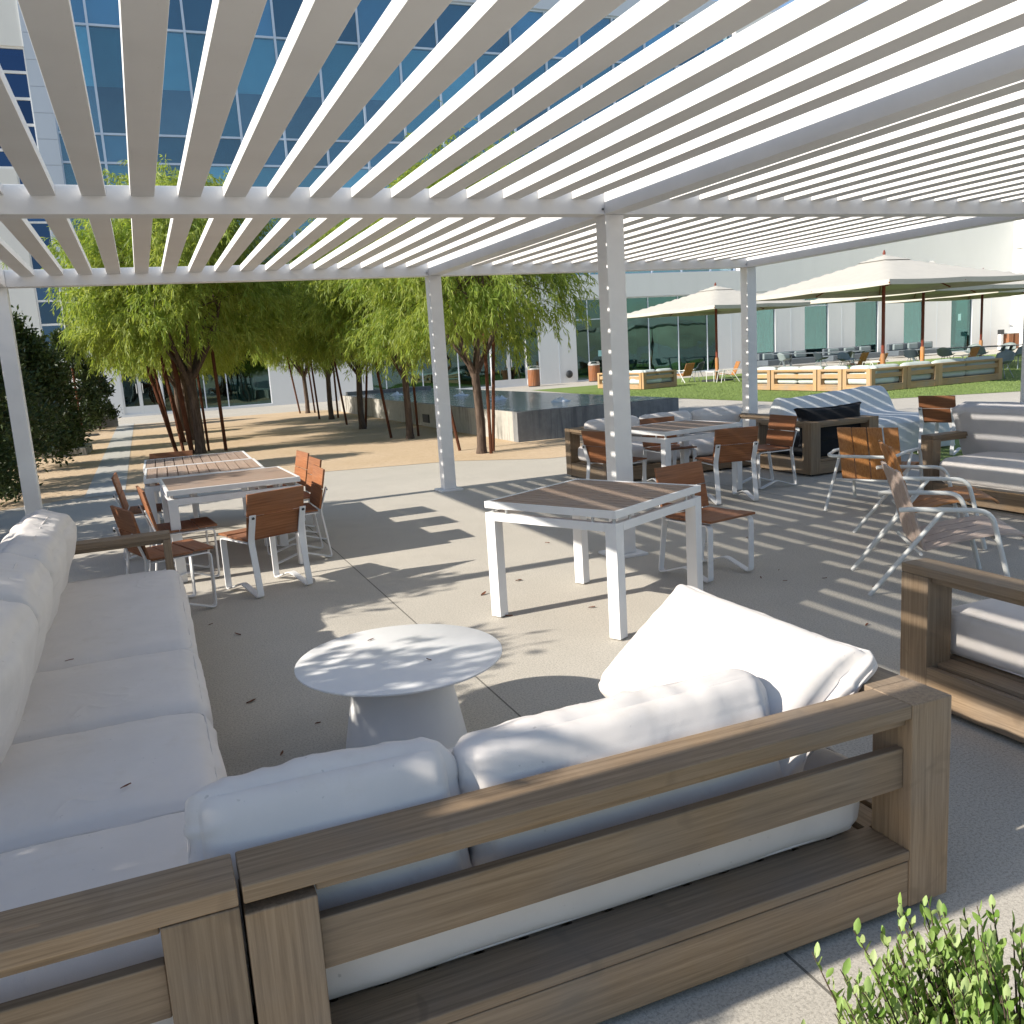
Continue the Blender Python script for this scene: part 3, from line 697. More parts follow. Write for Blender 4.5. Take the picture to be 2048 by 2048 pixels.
for x, y, rz, l, sc, src in ((1.75, 12.0, 1.1, 'second feathery tree along the fountain wall, behind the left pergola post', 1.0, tB), (1.65, 15.9, 2.7, 'third feathery tree along the fountain wall, forked low', 1.02, tB), (1.88, 21.0, 4.0, 'fourth feathery tree along the fountain with a straight reddish trunk', 1.0, tB),
                       (1.95, 25.6, 5.2, 'farthest feathery tree, thin pale trunk near the glass storefront', .95, tB), (-2.35, 17.3, 2.0, 'feathery tree hidden behind the big left tree', .95, tA), (-2.4, 21.4, 4.4, 'last feathery tree of the left row near the building', .85, tA)):
    dup(src, (x, y, 0), rz, l, None, (sc, sc, sc))
def stake(x, y, h, lx, ly, label, r=.026):
    m = MB().tube([(0, 0, 0), (lx*.5, ly*.5, h*.5), (lx, ly, h)], [r, r, r*.95], 8); o = m.build('tree_stake', 'stake', None, 0, True); o.location = (x, y, 0)
    tag(o, label, 'stake', 'wooden tree stakes')
SA = 'rust brown stake around the big left tree'
for x, y, lx, ly, h, l, r in ((-2.80, 13.75, -.42, .15, 2.2, 'dark leaning stake left of the big tree trunk', .04), (-2.66, 13.95, -.2, .1, 2.1, 'second leaning stake left of the big tree trunk', .034), (-2.52, 13.30, -.15, 0, 2.1, 'thick orange brown stake touching the big tree trunk', .05), (-2.17, 13.65, -.05, 0, 2.0, 'thin stake just right of the big tree trunk', .026), (-1.85, 13.35, -.04, 0, 2.1, 'straight dark stake standing clear right of the big tree', .035),
    (-2.52, 16.9, -.3, .05, 2.0, 'orange leaning stake seen through the gap left of the big tree', .05), (-2.75, 17.6, -.25, .05, 2.0, 'slim stake at the tree behind the big left tree', .03), (-2.1, 17.2, 0, 0, 2.0, 'upright stake at the tree behind the big left tree', .03), (-2.75, 21.6, -.2, 0, 2.0, 'stake at the last tree of the left row, left side', .03), (-2.1, 21.3, 0, 0, 2.0, 'stake at the last tree of the left row, right side', .03),
    (1.72, 8.75, -.28, .25, 2.1, 'dark stake leaning left behind the tree nearest the fountain corner', .028), (1.95, 7.82, .02, 0, 2.0, 'reddish upright stake just right of the tree nearest the fountain corner', .03), (2.12, 8.15, .14, .0, 2.0, 'right leaning stake at the tree nearest the fountain corner', .03),
    (1.50, 12.6, -.26, 0, 2.1, 'left leaning stake at the second fountain tree', .03), (1.86, 12.2, -.08, 0, 2.0, 'middle stake at the second fountain tree', .028), (2.05, 12.4, -.03, 0, 2.0, 'right upright stake at the second fountain tree', .028),
    (1.70, 18.0, -.2, 0, 2.0, 'left leaning stake at the third fountain tree', .03), (1.84, 16.4, .22, 0, 2.0, 'right leaning stake at the third fountain tree', .03), (1.62, 21.6, -.1, 0, 2.0, 'left stake at the fourth fountain tree', .03), (2.16, 21.4, 0, 0, 2.0, 'right stake at the fourth fountain tree', .03),
    (1.75, 26.0, -.25, 0, 2.0, 'left leaning stake at the farthest fountain tree', .03), (2.2, 25.6, -.1, 0, 2.0, 'right stake at the farthest fountain tree', .03)):
    stake(x, y, h, lx, ly, l, r)

# ------------------------------------------------------------ dark hedge shrubs
def shrub_leaves(seed, r, h, n, leaf, z0=.1, top=.5, clump=90):
    rg = np.random.default_rng(seed)
    zc = z0+(h-z0)*rg.random(clump)**.85; rad = r*np.clip(1.0-((zc-z0)/(h-z0))**2.6*(1-top*.4), .15, 1)*(.82+.3*rg.random(clump)); a = rg.random(clump)*6.283
    rr = rad*np.sqrt(.35+.65*rg.random(clump)); C = np.stack([np.cos(a)*rr, np.sin(a)*rr, zc], 1)
    ci = rg.integers(0, clump, n); P = C[ci]+rg.normal(0, 1, (n, 3))*np.array([.13, .13, .16])*max(.6, r)
    P[:, 2] = np.maximum(P[:, 2], .06)
    o = P*np.array([1, 1, 0]); D = o/(np.linalg.norm(o, axis=1)[:, None]+1e-6)*.5+rg.normal(0, .55, (n, 3))+np.array([0, 0, .35]); D /= np.linalg.norm(D, axis=1)[:, None]
    w = np.cross(D, rg.normal(0, 1, (n, 3))); w /= np.linalg.norm(w, axis=1)[:, None]+1e-9; L = leaf*(.6+.7*rg.random(n))
    return P, D*L[:, None], w*(L*.21)[:, None]
def shrub(label, loc, seed, r, h, n, leaf, mat='dark_leaf', name='evergreen_shrub', z0=.1, group='dark evergreen shrubs', stem=.03, clump=90, top=.5):
    t = thing(name, label, 'shrub', loc, 0, group)
    leafmesh('foliage', shrub_leaves(seed, r, h, n, leaf, z0, top, clump), mat, .01, t)
    m = MB(); rg = random.Random(seed); m.tube([(0, 0, 0), (.02, 0, h*.4), (0, .02, h*.85)], [stem*1.3, stem, stem*.3], 7)
    for i in range(7):
        a = rg.random()*6.28; z = h*(.12+.1*i); m.tube([(0, 0, z*.8), (math.cos(a)*r*.4, math.sin(a)*r*.4, z), (math.cos(a)*r*.75, math.sin(a)*r*.75, z+.2)], [stem*.6, stem*.4, stem*.2], 5)
    m.build('stem', 'bark', t, 0, True); return t
shrub('low young shrub with yellow-green tips at the extreme left edge', (-5.45, 7.75, 0), 60, .42, 1.25, 3500, .085, 'dark_leaf', stem=.03)
shrub('tall dark evergreen shrub just behind the leftmost pergola post', (-5.75, 9.9, 0), 61, 1.0, 3.05, 22000, .10)
shrub('second tall dark evergreen shrub in the row beside the path', (-5.55, 13.1, 0), 62, .88, 2.8, 15000, .11)
shrub('third dark evergreen shrub in the row beside the path', (-5.45, 16.4, 0), 63, .8, 2.35, 14000, .11)
shrub('fourth dark evergreen shrub farther along the path', (-5.75, 20.0, 0), 64, .8, 2.6, 9000, .12)
shrub('round-leaved staked shrub near the far end of the path', (-5.35, 25.0, 0), 65, .75, 3.0, 7000, .14)
shrub('smallest far shrub against the white wall', (-4.75, 26.6, 0), 66, .5, 2.2, 4000, .14)
st_ = MB().tube([(0, 0, 0), (-.03, 0, 2.0)], .03, 7).build('tree_stake', 'stake', None, 0, True); st_.location = (-5.15, 24.2, 0); tag(st_, 'orange stake against the round-leaved shrub by the far wall', 'stake', 'wooden tree stakes')
# the row of shrubs goes on to the left of the terrace, outside the frame
for i, (x, y, r, h) in enumerate(((-6.7, 6.3, .85, 2.5), (-6.6, 4.3, .9, 2.75), (-6.6, 2.2, .9, 2.75), (-6.5, .1, .85, 2.6), (-6.5, -1.5, .85, 2.5), (-6.45, -2.85, .8, 2.5), (-6.3, -3.8, .50, 2.62))):
    shrub('evergreen shrub in the bed left of the terrace', (x, y, 0), 70+i, r, h, 13000, .11, stem=.04, top=(2.2 if i > 4 else .5), clump=110)

# fresh green shrub in the lower right corner
def fresh():
    t = thing('leafy_shrub', 'bright green small-leaved shrub in the lower right corner', 'shrub', (-2.02, -5.22, 0)); rg = np.random.default_rng(9); rnd = random.Random(9)
    P, D, Wv = [], [], []; m = MB()
    for i in range(520):
        a = rnd.random()*6.283; rr = .40*math.sqrt(rnd.random()); x, y = math.cos(a)*rr, math.sin(a)*rr; h = .40+.13*rnd.random()-.30*rr*rr
        if i % 23 == 0: h += .10
        if i == 21: x, y, h = .13, .05, .69
        if i == 44: x, y, h = .10, .08, .62
        tip = Vector((x*1.15+rnd.uniform(-.05, .05), y*1.15+rnd.uniform(-.05, .05), h)); root = Vector((x*.6, y*.6, .06)); m.tube([root, root.lerp(tip, .55)+Vector((rnd.uniform(-.02, .02), rnd.uniform(-.02, .02), .02)), tip], [.0035, .0025, .001], 4, False)
        nl = 22
        for k in range(nl):
            s = .40+.60*k/nl; p = root.lerp(tip, s); an = k*2.4+rnd.random(); d = Vector((math.cos(an)*.6, math.sin(an)*.6, .8+rnd.random()*.4)).normalized(); L = .029*(.7+.6*rnd.random())
            w = d.cross(Vector((rnd.uniform(-1, 1), rnd.uniform(-1, 1), rnd.uniform(-1, 1)))).normalized()*L*.21
            P.append(p); D.append(d*L); Wv.append(w)
    ovalmesh('foliage', (np.array([tuple(v) for v in P]), np.array([tuple(v) for v in D]), np.array([tuple(v) for v in Wv])), 'light_leaf', t)
    m.build('twigs', 'bark', t)
fresh()

# ------------------------------------------------------------ fountain
def fountain():
    t = thing('fountain_basin', 'raised rectangular concrete fountain basin with wet front wall darkened for shade', 'fountain', (0, 0, 0)); x0, x1, y0, y1, h = 3.0, 6.5, 9.12, 25.0, .56
    MB().box(x0, x0+.22, y0+.2205, y1, 0, h).build('side_wall', 'basin', t, .006)
    MB().box(x0, x1, y0, y0+.22, 0, h-.001).build('front_wall', 'basin_wet_shade', t, .006)
    m = MB().box(x1-.22, x1, y0+.2205, y1, 0, h-.002); m.build('side_wall', 'basin', t, .006)
    MB().box(x0+.2205, x1-.2205, y1-.22, y1, 0, h+.10).build('back_wall', 'basin_wet_shade', t, .006)
    w = MB(); nx, ny = 30, 120
    for i in range(nx+1):
        for j in range(ny+1):
            x = x0+.05+(x1-x0-.1)*i/nx; y = y0+.05+(y1-y0-.1)*j/ny; w.v.append((x, y, h+.004+.004*noise.noise(Vector((x*5, y*5, 0)))))
    for i in range(nx):
        for j in range(ny): k = i*(ny+1)+j; w.f.append((k, k+ny+1, k+ny+2, k+1))
    w.build('water_surface', 'water', t, 0, True)
    rg = random.Random(2)
    for x, y in ((4.1, 21.5), (4.9, 17.6), (4.6, 14.0), (4.9, 11.2)):
        s = MB(); nr, na = 7, 16
        for i in range(nr+1):
            for k in range(na):
                q = i/nr; a = 6.283*k/na; s.v.append((x+math.cos(a)*.24*q, y+math.sin(a)*.24*q, h+.002+.03*(1-q)+.11*(1-q)*rg.random()**3))
        for i in range(nr):
            for k in range(na): s.f.append((i*na+k, i*na+(k+1) % na, (i+1)*na+(k+1) % na, (i+1)*na+k))
        s.build('water_splash', 'splash', t, 0, True)
    MB().box(x0-.025, x0+.01, 14.6, 15.1, .10, .30).build('spout_recess', 'dark', t)
fountain()

# ------------------------------------------------------------ buildings
YW = 34.5
def tower():
    t = thing('glass_tower', 'tall glass-walled office building rising behind the pergola slats', 'building', (0, 0, 0))
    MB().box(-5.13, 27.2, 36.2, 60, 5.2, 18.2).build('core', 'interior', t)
    m = MB().box(-5.13, 34, 34.8, 60, 17.45, 18.6); m.box(27.02, 34, 34.9, 60, 5.25, 17.448); m.build('parapet', 'panel', t)
    rows = [(5.25, 6.17), (6.17, 10.21), (10.21, 11.32), (11.32, 15.40), (15.40, 17.44)]
    cols = [-5.13]+[-3.52+1.812*i for i in range(17)]+[27.0]; rg = random.Random(11)
    for c in range(len(cols)-1):
        for r, (a, b) in enumerate(rows):
            MB().box(cols[c]+.03, cols[c+1]-.03, 35.0, 35.02, a+.03, b-.03).build('window_pane', 'glass_blue', t)
    sh = MB(); sd = MB()
    for c in range(len(cols)-1):
        for r, (a, b) in enumerate(rows):
            if r in (1, 3):
                l = rg.choice([1, 1, .55, .55, .55, .8]); sh.box(cols[c]+.04, cols[c+1]-.04, 35.15, 35.17, b-(b-a)*l, b-.05)
            else: sd.box(cols[c]+.04, cols[c+1]-.04, 35.12, 35.14, a+.04, b-.04)
    sh.build('roller_shades', 'shade_lt', t); sd.build('spandrel_panels', 'shade_dk', t)
    f = MB()
    for x in cols: f.box(x-.045, x+.045, 34.93, 35.06, 5.25, 17.44)
    for k in range(len(cols)-1):
        for z in [rw[0] for rw in rows]+[17.41]: f.box(cols[k]+.045, cols[k+1]-.045, 34.95, 35.06, z-.04, z+.04)
    f.build('mullions', 'alu_blue', t)
tower()
def leftblock():
    t = thing('white_wing', 'cream stucco wing with deep blue windows at the far left', 'building', (0, 0, 0))
    wl = MB()
    wl.box(-16, -5.87, 34.86, 60, 14.4, 22)           # upper wall
    wl.box(-16, -6.78, 34.86, 60, 0, 9.9); wl.box(-6.779, -5.66, 34.9, 60, 0, 2.55)
    wl.build('wall', 'wall_cream', t)
    pr = MB()
    for k in range(17): pr.box(-5.868, -5.135, 34.80, 36, 5.2+k*.97+.006, 5.2+(k+1)*.97-.006)
    pr.build('pier_panels', 'panel', t)
    zz = [9.95, 10.61, 11.56, 12.52, 13.48, 14.38]
    for i in range(5):
        for k in range(5): MB().box(-5.9-1.6*(k+1)+.04, -5.9-1.6*k-.02, 35.0, 35.02, zz[i]+.05, zz[i+1]-.05).build('window_pane', 'glass_deep', t)
    zl = [2.9, 3.92, 4.86, 5.9, 6.9, 7.9, 8.9, 9.93]
    for i in range(7): MB().box(-6.74, -5.90, 35.0, 35.02, zl[i]+.04, zl[i+1]-.04).build('window_pane', 'glass_deep', t)
    f = MB()
    for z in zz: f.box(-14, -5.88, 34.94, 35.06, z-.05, z+.05)
    for z in zl: f.box(-6.775, -5.88, 34.95, 35.06, z-.04, z+.04)
    f.box(-6.776, -6.72, 34.93, 35.07, 2.57, 9.94); f.box(-5.92, -5.871, 34.93, 35.07, 2.57, 14.39)
    f.build('window_frame', 'wall', t)
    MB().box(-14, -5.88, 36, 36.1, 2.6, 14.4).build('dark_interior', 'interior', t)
    lv = MB()
    for k in range(9): lv.box(-6.72, -5.93, 35.06, 35.1, 3.0+k*.1, 3.05+k*.1)
    lv.build('blind_slats', 'mint', t)
leftblock()
def lowwing():
    t = thing('storefront_wing', 'white ground-floor wing with teal storefront glass across the far side', 'building', (0, 0, 0))
    Y = YW; w = MB()
    def wall(xa, xb, za=0, zb=4.06, dy=0): w.box(xa, xb, Y+dy, Y+.35, za, zb)
    # openings: (x0,x1,z0,z1,mullion xs, transoms)
    op = [(-4.1, -2.55, .1, 2.9, [-3.40], []), (-2.5, 1.93, .1, 3.2, [-.83, .10], []), (6.5, 12.4, .1, 3.2, [7.17, 8.94, 10.75], []), (12.42, 14.28, .05, 3.2, [13.35], []), (14.30, 14.98, .05, 3.2, [], []),
          (17.05, 25.5, .06, 4.04, [17.76, 18.75, 19.6, 21.3, 23.1, 24.9], [3.06]), (27.45, 29.33, .05, 3.9, [], [3.18]), (31.36, 33.03, .05, 3.9, [], [3.2]), (35.0, 36.7, .05, 3.9, [], [3.3]), (38.68, 40.2, .05, 3.9, [], [3.35]), (42.46, 44.2, .05, 3.95, [], [3.5])]
    x = -5.66; rg = random.Random(3)
    for (a, b, z0, z1, mx, tz) in op:
        wall(x, a-.001)
        if z1 < 4.055: wall(a, b-.001, z1, 4.06)
        if z0 > 0: wall(a, b-.001, 0, z0)
        x = b
    wall(x, 47.5)
    w.box(-5.66, 27.0, Y-.03, Y+.3, 4.075, 5.22); w.box(27.0, 47.5, Y-.03, Y+.3, 4.075, 18.2)
    w.build('wall', 'wall', t)
    jt = MB()
    for xx in (16.06, 26.4, 30.4, 34.0, 41.3, 45.8): jt.box(xx-.012, xx+.012, Y-.004, Y+.01, .02, 4.05)
    jt.build('wall_joint', 'alu', t)
    for (a, b, z0, z1, mx, tz) in op:
        xsx = [a]+mx+[b]; zz = [z0]+tz+[z1]; door = (a in (-4.1, 12.42))
        fr = MB(); q = .14 if door else .045
        for xx in xsx: fr.box(max(a, xx-q/2), min(b, xx+q/2), Y+.05, Y+.14, z0, z1)
        for k in range(len(xsx)-1):
            for z in zz: fr.box(xsx[k]+q/2+.001, xsx[k+1]-q/2-.001, Y+.06, Y+.13, max(z0, z-q/2), min(z1, z+q/2))
            if door: fr.box(xsx[k]+q/2+.001, xsx[k+1]-q/2-.001, Y+.06, Y+.13, z0+q/2, z0+.32)
        fo = fr.build('door' if door else 'window', 'wall' if door else 'alu', t)
        for k in range(len(xsx)-1):
            for j in range(len(zz)-1):
                MB().box(xsx[k]+.02, xsx[k+1]-.02, Y+.09, Y+.10, zz[j]+.02, zz[j+1]-.02).build('pane', 'glass_teal', fo)
        if door:
            h = MB()
            for s in (-.12, .12): h.tube([(mx[0]+s, Y+.0, .95), (mx[0]+s, Y+.0, 1.35)], .018, 8)
            h.build('handle', 'steel', fo)
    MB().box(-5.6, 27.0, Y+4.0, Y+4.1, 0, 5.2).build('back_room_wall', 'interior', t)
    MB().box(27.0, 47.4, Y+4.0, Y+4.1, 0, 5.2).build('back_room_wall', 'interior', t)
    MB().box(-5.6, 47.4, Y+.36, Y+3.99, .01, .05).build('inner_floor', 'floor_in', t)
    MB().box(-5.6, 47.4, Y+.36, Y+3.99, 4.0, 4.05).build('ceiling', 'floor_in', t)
    rp = MB()
    for a, b, c, d in ((18.1, 18.7, 1.3, 2.7), (19.9, 20.8, .9, 2.7), (21.5, 22.1, .9, 2.4), (23.3, 24.3, .8, 2.0), (29.0, 29.3, .1, 3.1), (32.6, 33.0, .1, 3.1), (36.2, 36.65, .1, 3.2), (38.9, 39.9, .1, 3.3)): rp.box(a, b, Y+.5, Y+.53, c, d)
    rp.build('reflection_panel', 'reflection_panel', t)  # pale panels added behind the panes to imitate white reflections
    MB().box(43.1, 43.35, Y+.080, Y+.088, 1.9, 2.3).build('notice', 'sheet', t); MB().box(18.3, 18.5, Y+.080, Y+.088, 1.2, 1.5).build('notice', 'sheet', t)
lowwing()
def cabinet(x, l):
    o = MB().box(x, x+.95, 35.1, 35.8, .05, 1.28).build('cabinet', 'mint', None, .02); tag(o, l, 'cabinet', 'mint cabinets behind the glass')
    MB().tube([(x+.7, 35.09, .95), (x+.7, 35.10, .95)], .07, 16).build('dial', 'dark', o)
cabinet(.35, 'pale mint cabinet inside the storefront glass, left one'); cabinet(1.45, 'pale mint cabinet inside the storefront glass, beside the white wall')
def sidewing():
    t = thing('sunlit_wing', 'bright sunlit white wing projecting at the far right', 'building', (0, 0, 0))
    w = MB(); w.box(47.5, 60, 5, 34.49, 0, 7.1); w.box(47.5, 60, 5, 34.49, 9.4, 18.5); w.box(47.5, 60, 33.2, 34.49, 7.1, 9.4); w.box(47.5, 60, 5, 20, 7.1, 9.4); w.build('wall', 'wall', t)
    MB().box(47.38, 47.495, 5, 34.3, 6.05, 6.2).build('ledge', 'wall', t)
    for k in range(6):
        y0 = 20+k*2.2; f = MB().box(47.6, 47.7, y0, y0+.06, 7.1, 9.4); f.box(47.6, 47.7, y0+2.12, y0+2.199, 7.1, 9.4); f.box(47.6, 47.7, y0+.06, y0+2.12, 7.1, 7.16); f.box(47.6, 47.7, y0+.06, y0+2.12, 9.34, 9.4)
        fo = f.build('window', 'alu', t); MB().box(47.64, 47.66, y0+.06, y0+2.12, 7.16, 9.34).build('pane', 'glass_teal', fo)
    MB().box(48.5, 48.6, 20, 33.2, 7.1, 9.4).build('dark_interior', 'interior', t)
sidewing()
# curb / low wall, slab, hatch, wall light, bins
tag(MB().box(-9, -4.2, 27.0, 27.25, 0, .52).build('low_wall', 'basin_wet_shade', None, .01), 'low dark retaining wall at the far end of the path', 'low wall')
sb = MB().prism([(-.45, -.7), (.45, -.7), (.5, .7), (-.5, .7)], .0, .17).build('utility_slab', 'basin', None, .015); sb.location = (-5.05, 16.35, .0); tag(sb, 'pale concrete utility slab lying in the sand by the dark shrubs', 'slab')
hk = MB().box(-.28, .28, -.35, .35, .004, .03).build('drain_cover', 'dark', None, .004); hk.location = (-4.95, 23.1, 0); tag(hk, 'black drain cover in the sand left of the path', 'drain cover')
wv = MB().lathe([(.05, 0), (.17, .02), (.19, .06), (.14, .12), (.05, .15)], 20).build('wall_vent', 'dark', None, 0, True); wv.location = (16.55, YW-.001, .42); wv.rotation_euler = (R(90), 0, 0); tag(wv, 'round black vent low on the white wall between the two bins', 'vent')
def bin_(x, y, l):
    t = thing('litter_bin', l, 'bin', (x, y, 0), 0, 'slatted wood litter bins')
    s = MB()
    for k in range(22):
        a = 6.283*k/22; c = (math.cos(a)*.27, math.sin(a)*.27, .42); ra = Vector((math.cos(a), math.sin(a), 0)); ta = Vector((-math.sin(a), math.cos(a), 0)); s.obox(c, ra*.012, ta*.034, (0, 0, .38))
    s.build('wood_slats', 'ipe_z', t); MB().lathe([(.25, .03), (.25, .8)], 24).build('liner', 'dark', t)
    MB().lathe([(.27, 0), (.275, .04)], 24).build('base_ring', 'dark', t)
    tp = MB(); tp.lathe([(.285, .80), (.285, .86), (.27, .87), (.25, .86)], 24, cap=False); tp.strap([(-.27, 0, .84), (-.2, 0, .97), (.2, 0, .97), (.27, 0, .84)], (0, .13, 0), .02); tp.lathe([(.02, .82), (.25, .83), (.26, .86)], 24, cap=False); tp.build('metal_hood', 'steel', t)
bin_(13.95, 33.0, 'round wood-slatted litter bin beside the double doors'); bin_(17.35, 33.3, 'round wood-slatted litter bin by the tall window, right of the vent')

# ------------------------------------------------------------ umbrellas on the lawn
def umbrella(label, loc, rz, half=2.72, h=3.74, lip=2.88):
    t = thing('patio_umbrella', label, 'umbrella', loc, rz, 'big square cream umbrellas'); n = 12; cz = h
    c = MB()
    def Z(u, v):
        r_ = max(abs(u), abs(v)); d = math.hypot(u, v)
        return cz-(cz-lip)*(.12*(1-(1-r_)**2)+.88*r_)-.02*math.sin(min(abs(u), abs(v))/max(r_, .01)*math.pi)*r_
    for i in range(2*n+1):
        for j in range(2*n+1):
            u, v = (i-n)/n, (j-n)/n; c.v.append((u*half, v*half, Z(u, v)))
    q = 2*n+1
    for i in range(2*n):
        for j in range(2*n): c.f.append((i*q+j, (i+1)*q+j, (i+1)*q+j+1, i*q+j+1))
    co = c.build('canopy', 'umbrella', t, 0, True)
    v = MB()
    for k in range(4):
        a = k*math.pi/2; ca, sa = math.cos(a), math.sin(a)
        p = [(-half, -half, Z(-1, -1)), (half, -half, Z(1, -1)), (half, -half, Z(1, -1)-.14), (-half, -half, Z(-1, -1)-.14)]
        N_ = 12; vs = []
        for s in range(N_+1):
            u = -1+2*s/N_; z = Z(u, -1); vs += [(ca*u*half+sa*half, sa*u*half-ca*half, z), (ca*u*half+sa*half, sa*u*half-ca*half, z-.13)]
        v.add(vs, [(2*s, 2*s+2, 2*s+3, 2*s+1) for s in range(N_)])
    v.build('valance', 'umbrella', co)
    vt = MB()
    for i in range(9):
        for j in range(9):
            u, w = (i-4)/4*.2, (j-4)/4*.2; vt.v.append((u*half, w*half, Z(u, w)+.035-.05*max(abs(u), abs(w))))
    for i in range(8):
        for j in range(8): vt.f.append((i*9+j, (i+1)*9+j, (i+1)*9+j+1, i*9+j+1))
    vt.build('vent_cap', 'umbrella', co, 0, True)
    p = MB().lathe([(.05, .0), (.05, h-.1)], 14); p.build('pole', 'mahogany', t, 0, True); MB().lathe([(.075, .03), (.075, .9), (.06, .95)], 14).build('pole_sleeve', 'orange_z', t, 0, True)
    MB().box(-.45, .45, -.45, .45, 0, .08).build('base_plate', 'dark', t, .02)
    MB().lathe([(.02, h-.05), (.045, h+.06), (.03, h+.12), (.008, h+.16)], 12).build('finial', 'mahogany', t, 0, True)
    for k in range(8):
        a = k*math.pi/4; d = (math.cos(a), math.sin(a)); mx = max(abs(d[0]), abs(d[1])); e = half/mx
        pts = [(d[0]*e*s, d[1]*e*s, Z(d[0]*s/mx, d[1]*s/mx)-.05-.04*(s > .9)) for s in (.05, .35, .7, 1.0)]
        rb = MB().tube(pts, .02, 6).build('rib', 'mahogany', t)
        m_ = .42; MB().tube([(d[0]*.06, d[1]*.06, h-.85), (d[0]*e*m_, d[1]*e*m_, Z(d[0]*m_/mx, d[1]*m_/mx)-.06)], .02, 6).build('strut', 'mahogany', rb)
    return t
u1 = umbrella('farther cream square umbrella left of the far right post', (18.2, 24.3, 0), R(9))
dup(u1, (16.95, 14.3, 0), R(2), 'nearest big cream square umbrella above the pale teak sofa corner')
dup(u1, (22.9, 18.4, 0), R(3), 'cream umbrella behind the nearest one, its pole at right')
dup(u1, (29.5, 21.5, 0), R(3), 'cream umbrella at the right edge, partly cut off')

# ------------------------------------------------------------ furniture on the lawn
G_ = 'pale teak sofas on the lawn'
def lawnsofa(label, L, loc, rz, la=False, ra=False, n=2, D=.95):
    sofa(label, L, D, loc, rz, la, ra, True, True, 'newteak', .14, .10, 0, False, G_, False, False)
    c, s = math.cos(rz), math.sin(rz); W_ = (L-.06)/n
    for i in range(n):
        x = .03+W_*(i+.5)
        for nm, sz, lx, ly, lz, rx in (('seat_cushion', (W_-.02, .78, .2), x, .54, .30, 0), ('back_pillow', (W_-.03, .34, .17), x, .24, .535, R(74))):
            cushion(nm, ('pale seat cushion on '+label, 'pale back pillow on '+label)[nm == 'back_pillow'], sz, (loc[0]+c*lx-s*ly, loc[1]+s*lx+c*ly, lz), (rx, 0, rz), 'aqua_fabric', .04, .08, int(loc[1]*10)+i, .006, 7, group=nm.replace('_', ' ')+'s on '+label)
lawnsofa('the corner sofa module with its back to the terrace', 1.02, (14.62, 13.42, 0), R(-90), n=1)
lawnsofa('the single module left of the corner sofa', .96, (14.60, 14.40, 0), R(-90), n=1)
lawnsofa('the two-seat module behind the far right post', 2.0, (14.58, 16.42, 0), R(-90), n=2)
lawnsofa('the end module at the left of the lawn row', .96, (14.56, 17.40, 0), R(-90), n=1)
lawnsofa('the shaded corner module beside the near umbrella', 1.25, (14.64, 12.38, 0), 0, n=1)
lawnsofa('the small shaded module right of the lawn corner', 1.15, (15.91, 12.38, 0), 0, n=1)
lawnsofa('the long shaded sofa at the right of the lawn', 2.45, (17.08, 12.40, 0), 0, n=2, ra=True)
lawnsofa('the far pale sofa at the left of the lawn', 1.6, (13.75, 22.6, 0), R(8), n=2, ra=True)
lawnsofa('the far pale sofa beside the tall centre post', 3.4, (13.70, 26.1, 0), R(-90), n=3)
def shell(label, loc, rz, mat='grey_plastic'):
    t = thing('shell_chair', label, 'chair', loc, rz, 'shell chairs on the lawn'); m = MB(); n = 10
    for i in range(n+1):
        v = i/n
        for j in range(9):
            u = (j-4)/4
            if v < .5: y = .24-.46*v/.5; z = .44-.02*v+.10*u*u
            else: s = (v-.5)/.5; y = -.22-.12*s+.10*u*u; z = .43+.38*s-.08*u*u*s+.10*u*u*(1-s)
            m.v.append((u*(.29-.05*abs(v-.5)), y, z))
    for i in range(n):
        for j in range(8): m.f.append((i*9+j, i*9+j+1, (i+1)*9+j+1, (i+1)*9+j))
    o = m.build('shell', mat, t, 0, True); s_ = o.modifiers.new('solid', 'SOLIDIFY'); s_.thickness = .012
    for x, y in ((-1, -1), (1, -1), (1, 1), (-1, 1)): MB().tube([(x*.1, y*.1, .43), (x*.25, y*.24, 0)], .012, 6).build('leg', 'grey_plastic', t)
    return t
s0 = shell('grey-green shell chair at the right end of the long sofa', (20.1, 12.9, 0), R(100))
for x, y, a, l in ((18.1, 25.6, 30, 'pale shell chair beside the far orange lounge chair'), (24.2, 23.6, 170, 'shell chair at the dark table behind the nearest umbrella pole'), (26.3, 20.4, -70, 'shell chair tucked at the near side of the long grey table'), (26.0, 21.8, -70, 'shell chair in the middle of the long grey table'), (28.9, 21.4, 110, 'shell chair across the long grey table'), (26.7, 19.2, -70, 'shell chair near the right end of the long grey table'), (29.3, 20.1, 110, 'shell chair behind the right end of the grey table'), (26.4, 30.2, -90, 'shell chair at the left dark table, far side'), (26.4, 27.6, -90, 'shell chair at the left dark table, near side'), (25.6, 25.2, 10, 'shell chair between the two dark tables'), (25.0, 16.2, 80, 'shell chair at the right edge of the lawn')):
    dup(s0, (x, y, 0), R(a), l)
for c in [o for o in bpy.data.objects if o.name.startswith('shell_chair')]:
    if hash(c['label']) and len(c['label']) % 3 == 0:
        for ch in c.children:
            if ch.name.startswith('shell'): ch.data = ch.data.copy(); ch.data.materials[0] = M['navy_plastic']
def longtable(label, loc, rz, L, h=.74):
    t = thing('long_table', label, 'table', loc, rz, 'long slate tables on the lawn'); MB().box(-L/2, L/2, -.5, .5, h-.035, h).build('tabletop', 'tabletop_grey', t, .01)
    for s in (-1, 1):
        for q in (-1, 1): MB().obox((s*(L/2-.55), q*.28, h/2-.02), (.05, 0, 0), (0, .03, 0), (s*.10, q*.08, h/2-.02)).build('leg', 'tabletop_grey', t)
longtable('long slate table behind the nearest umbrella, toward the left', (27.6, 29.0, 0), R(96), 5.5)
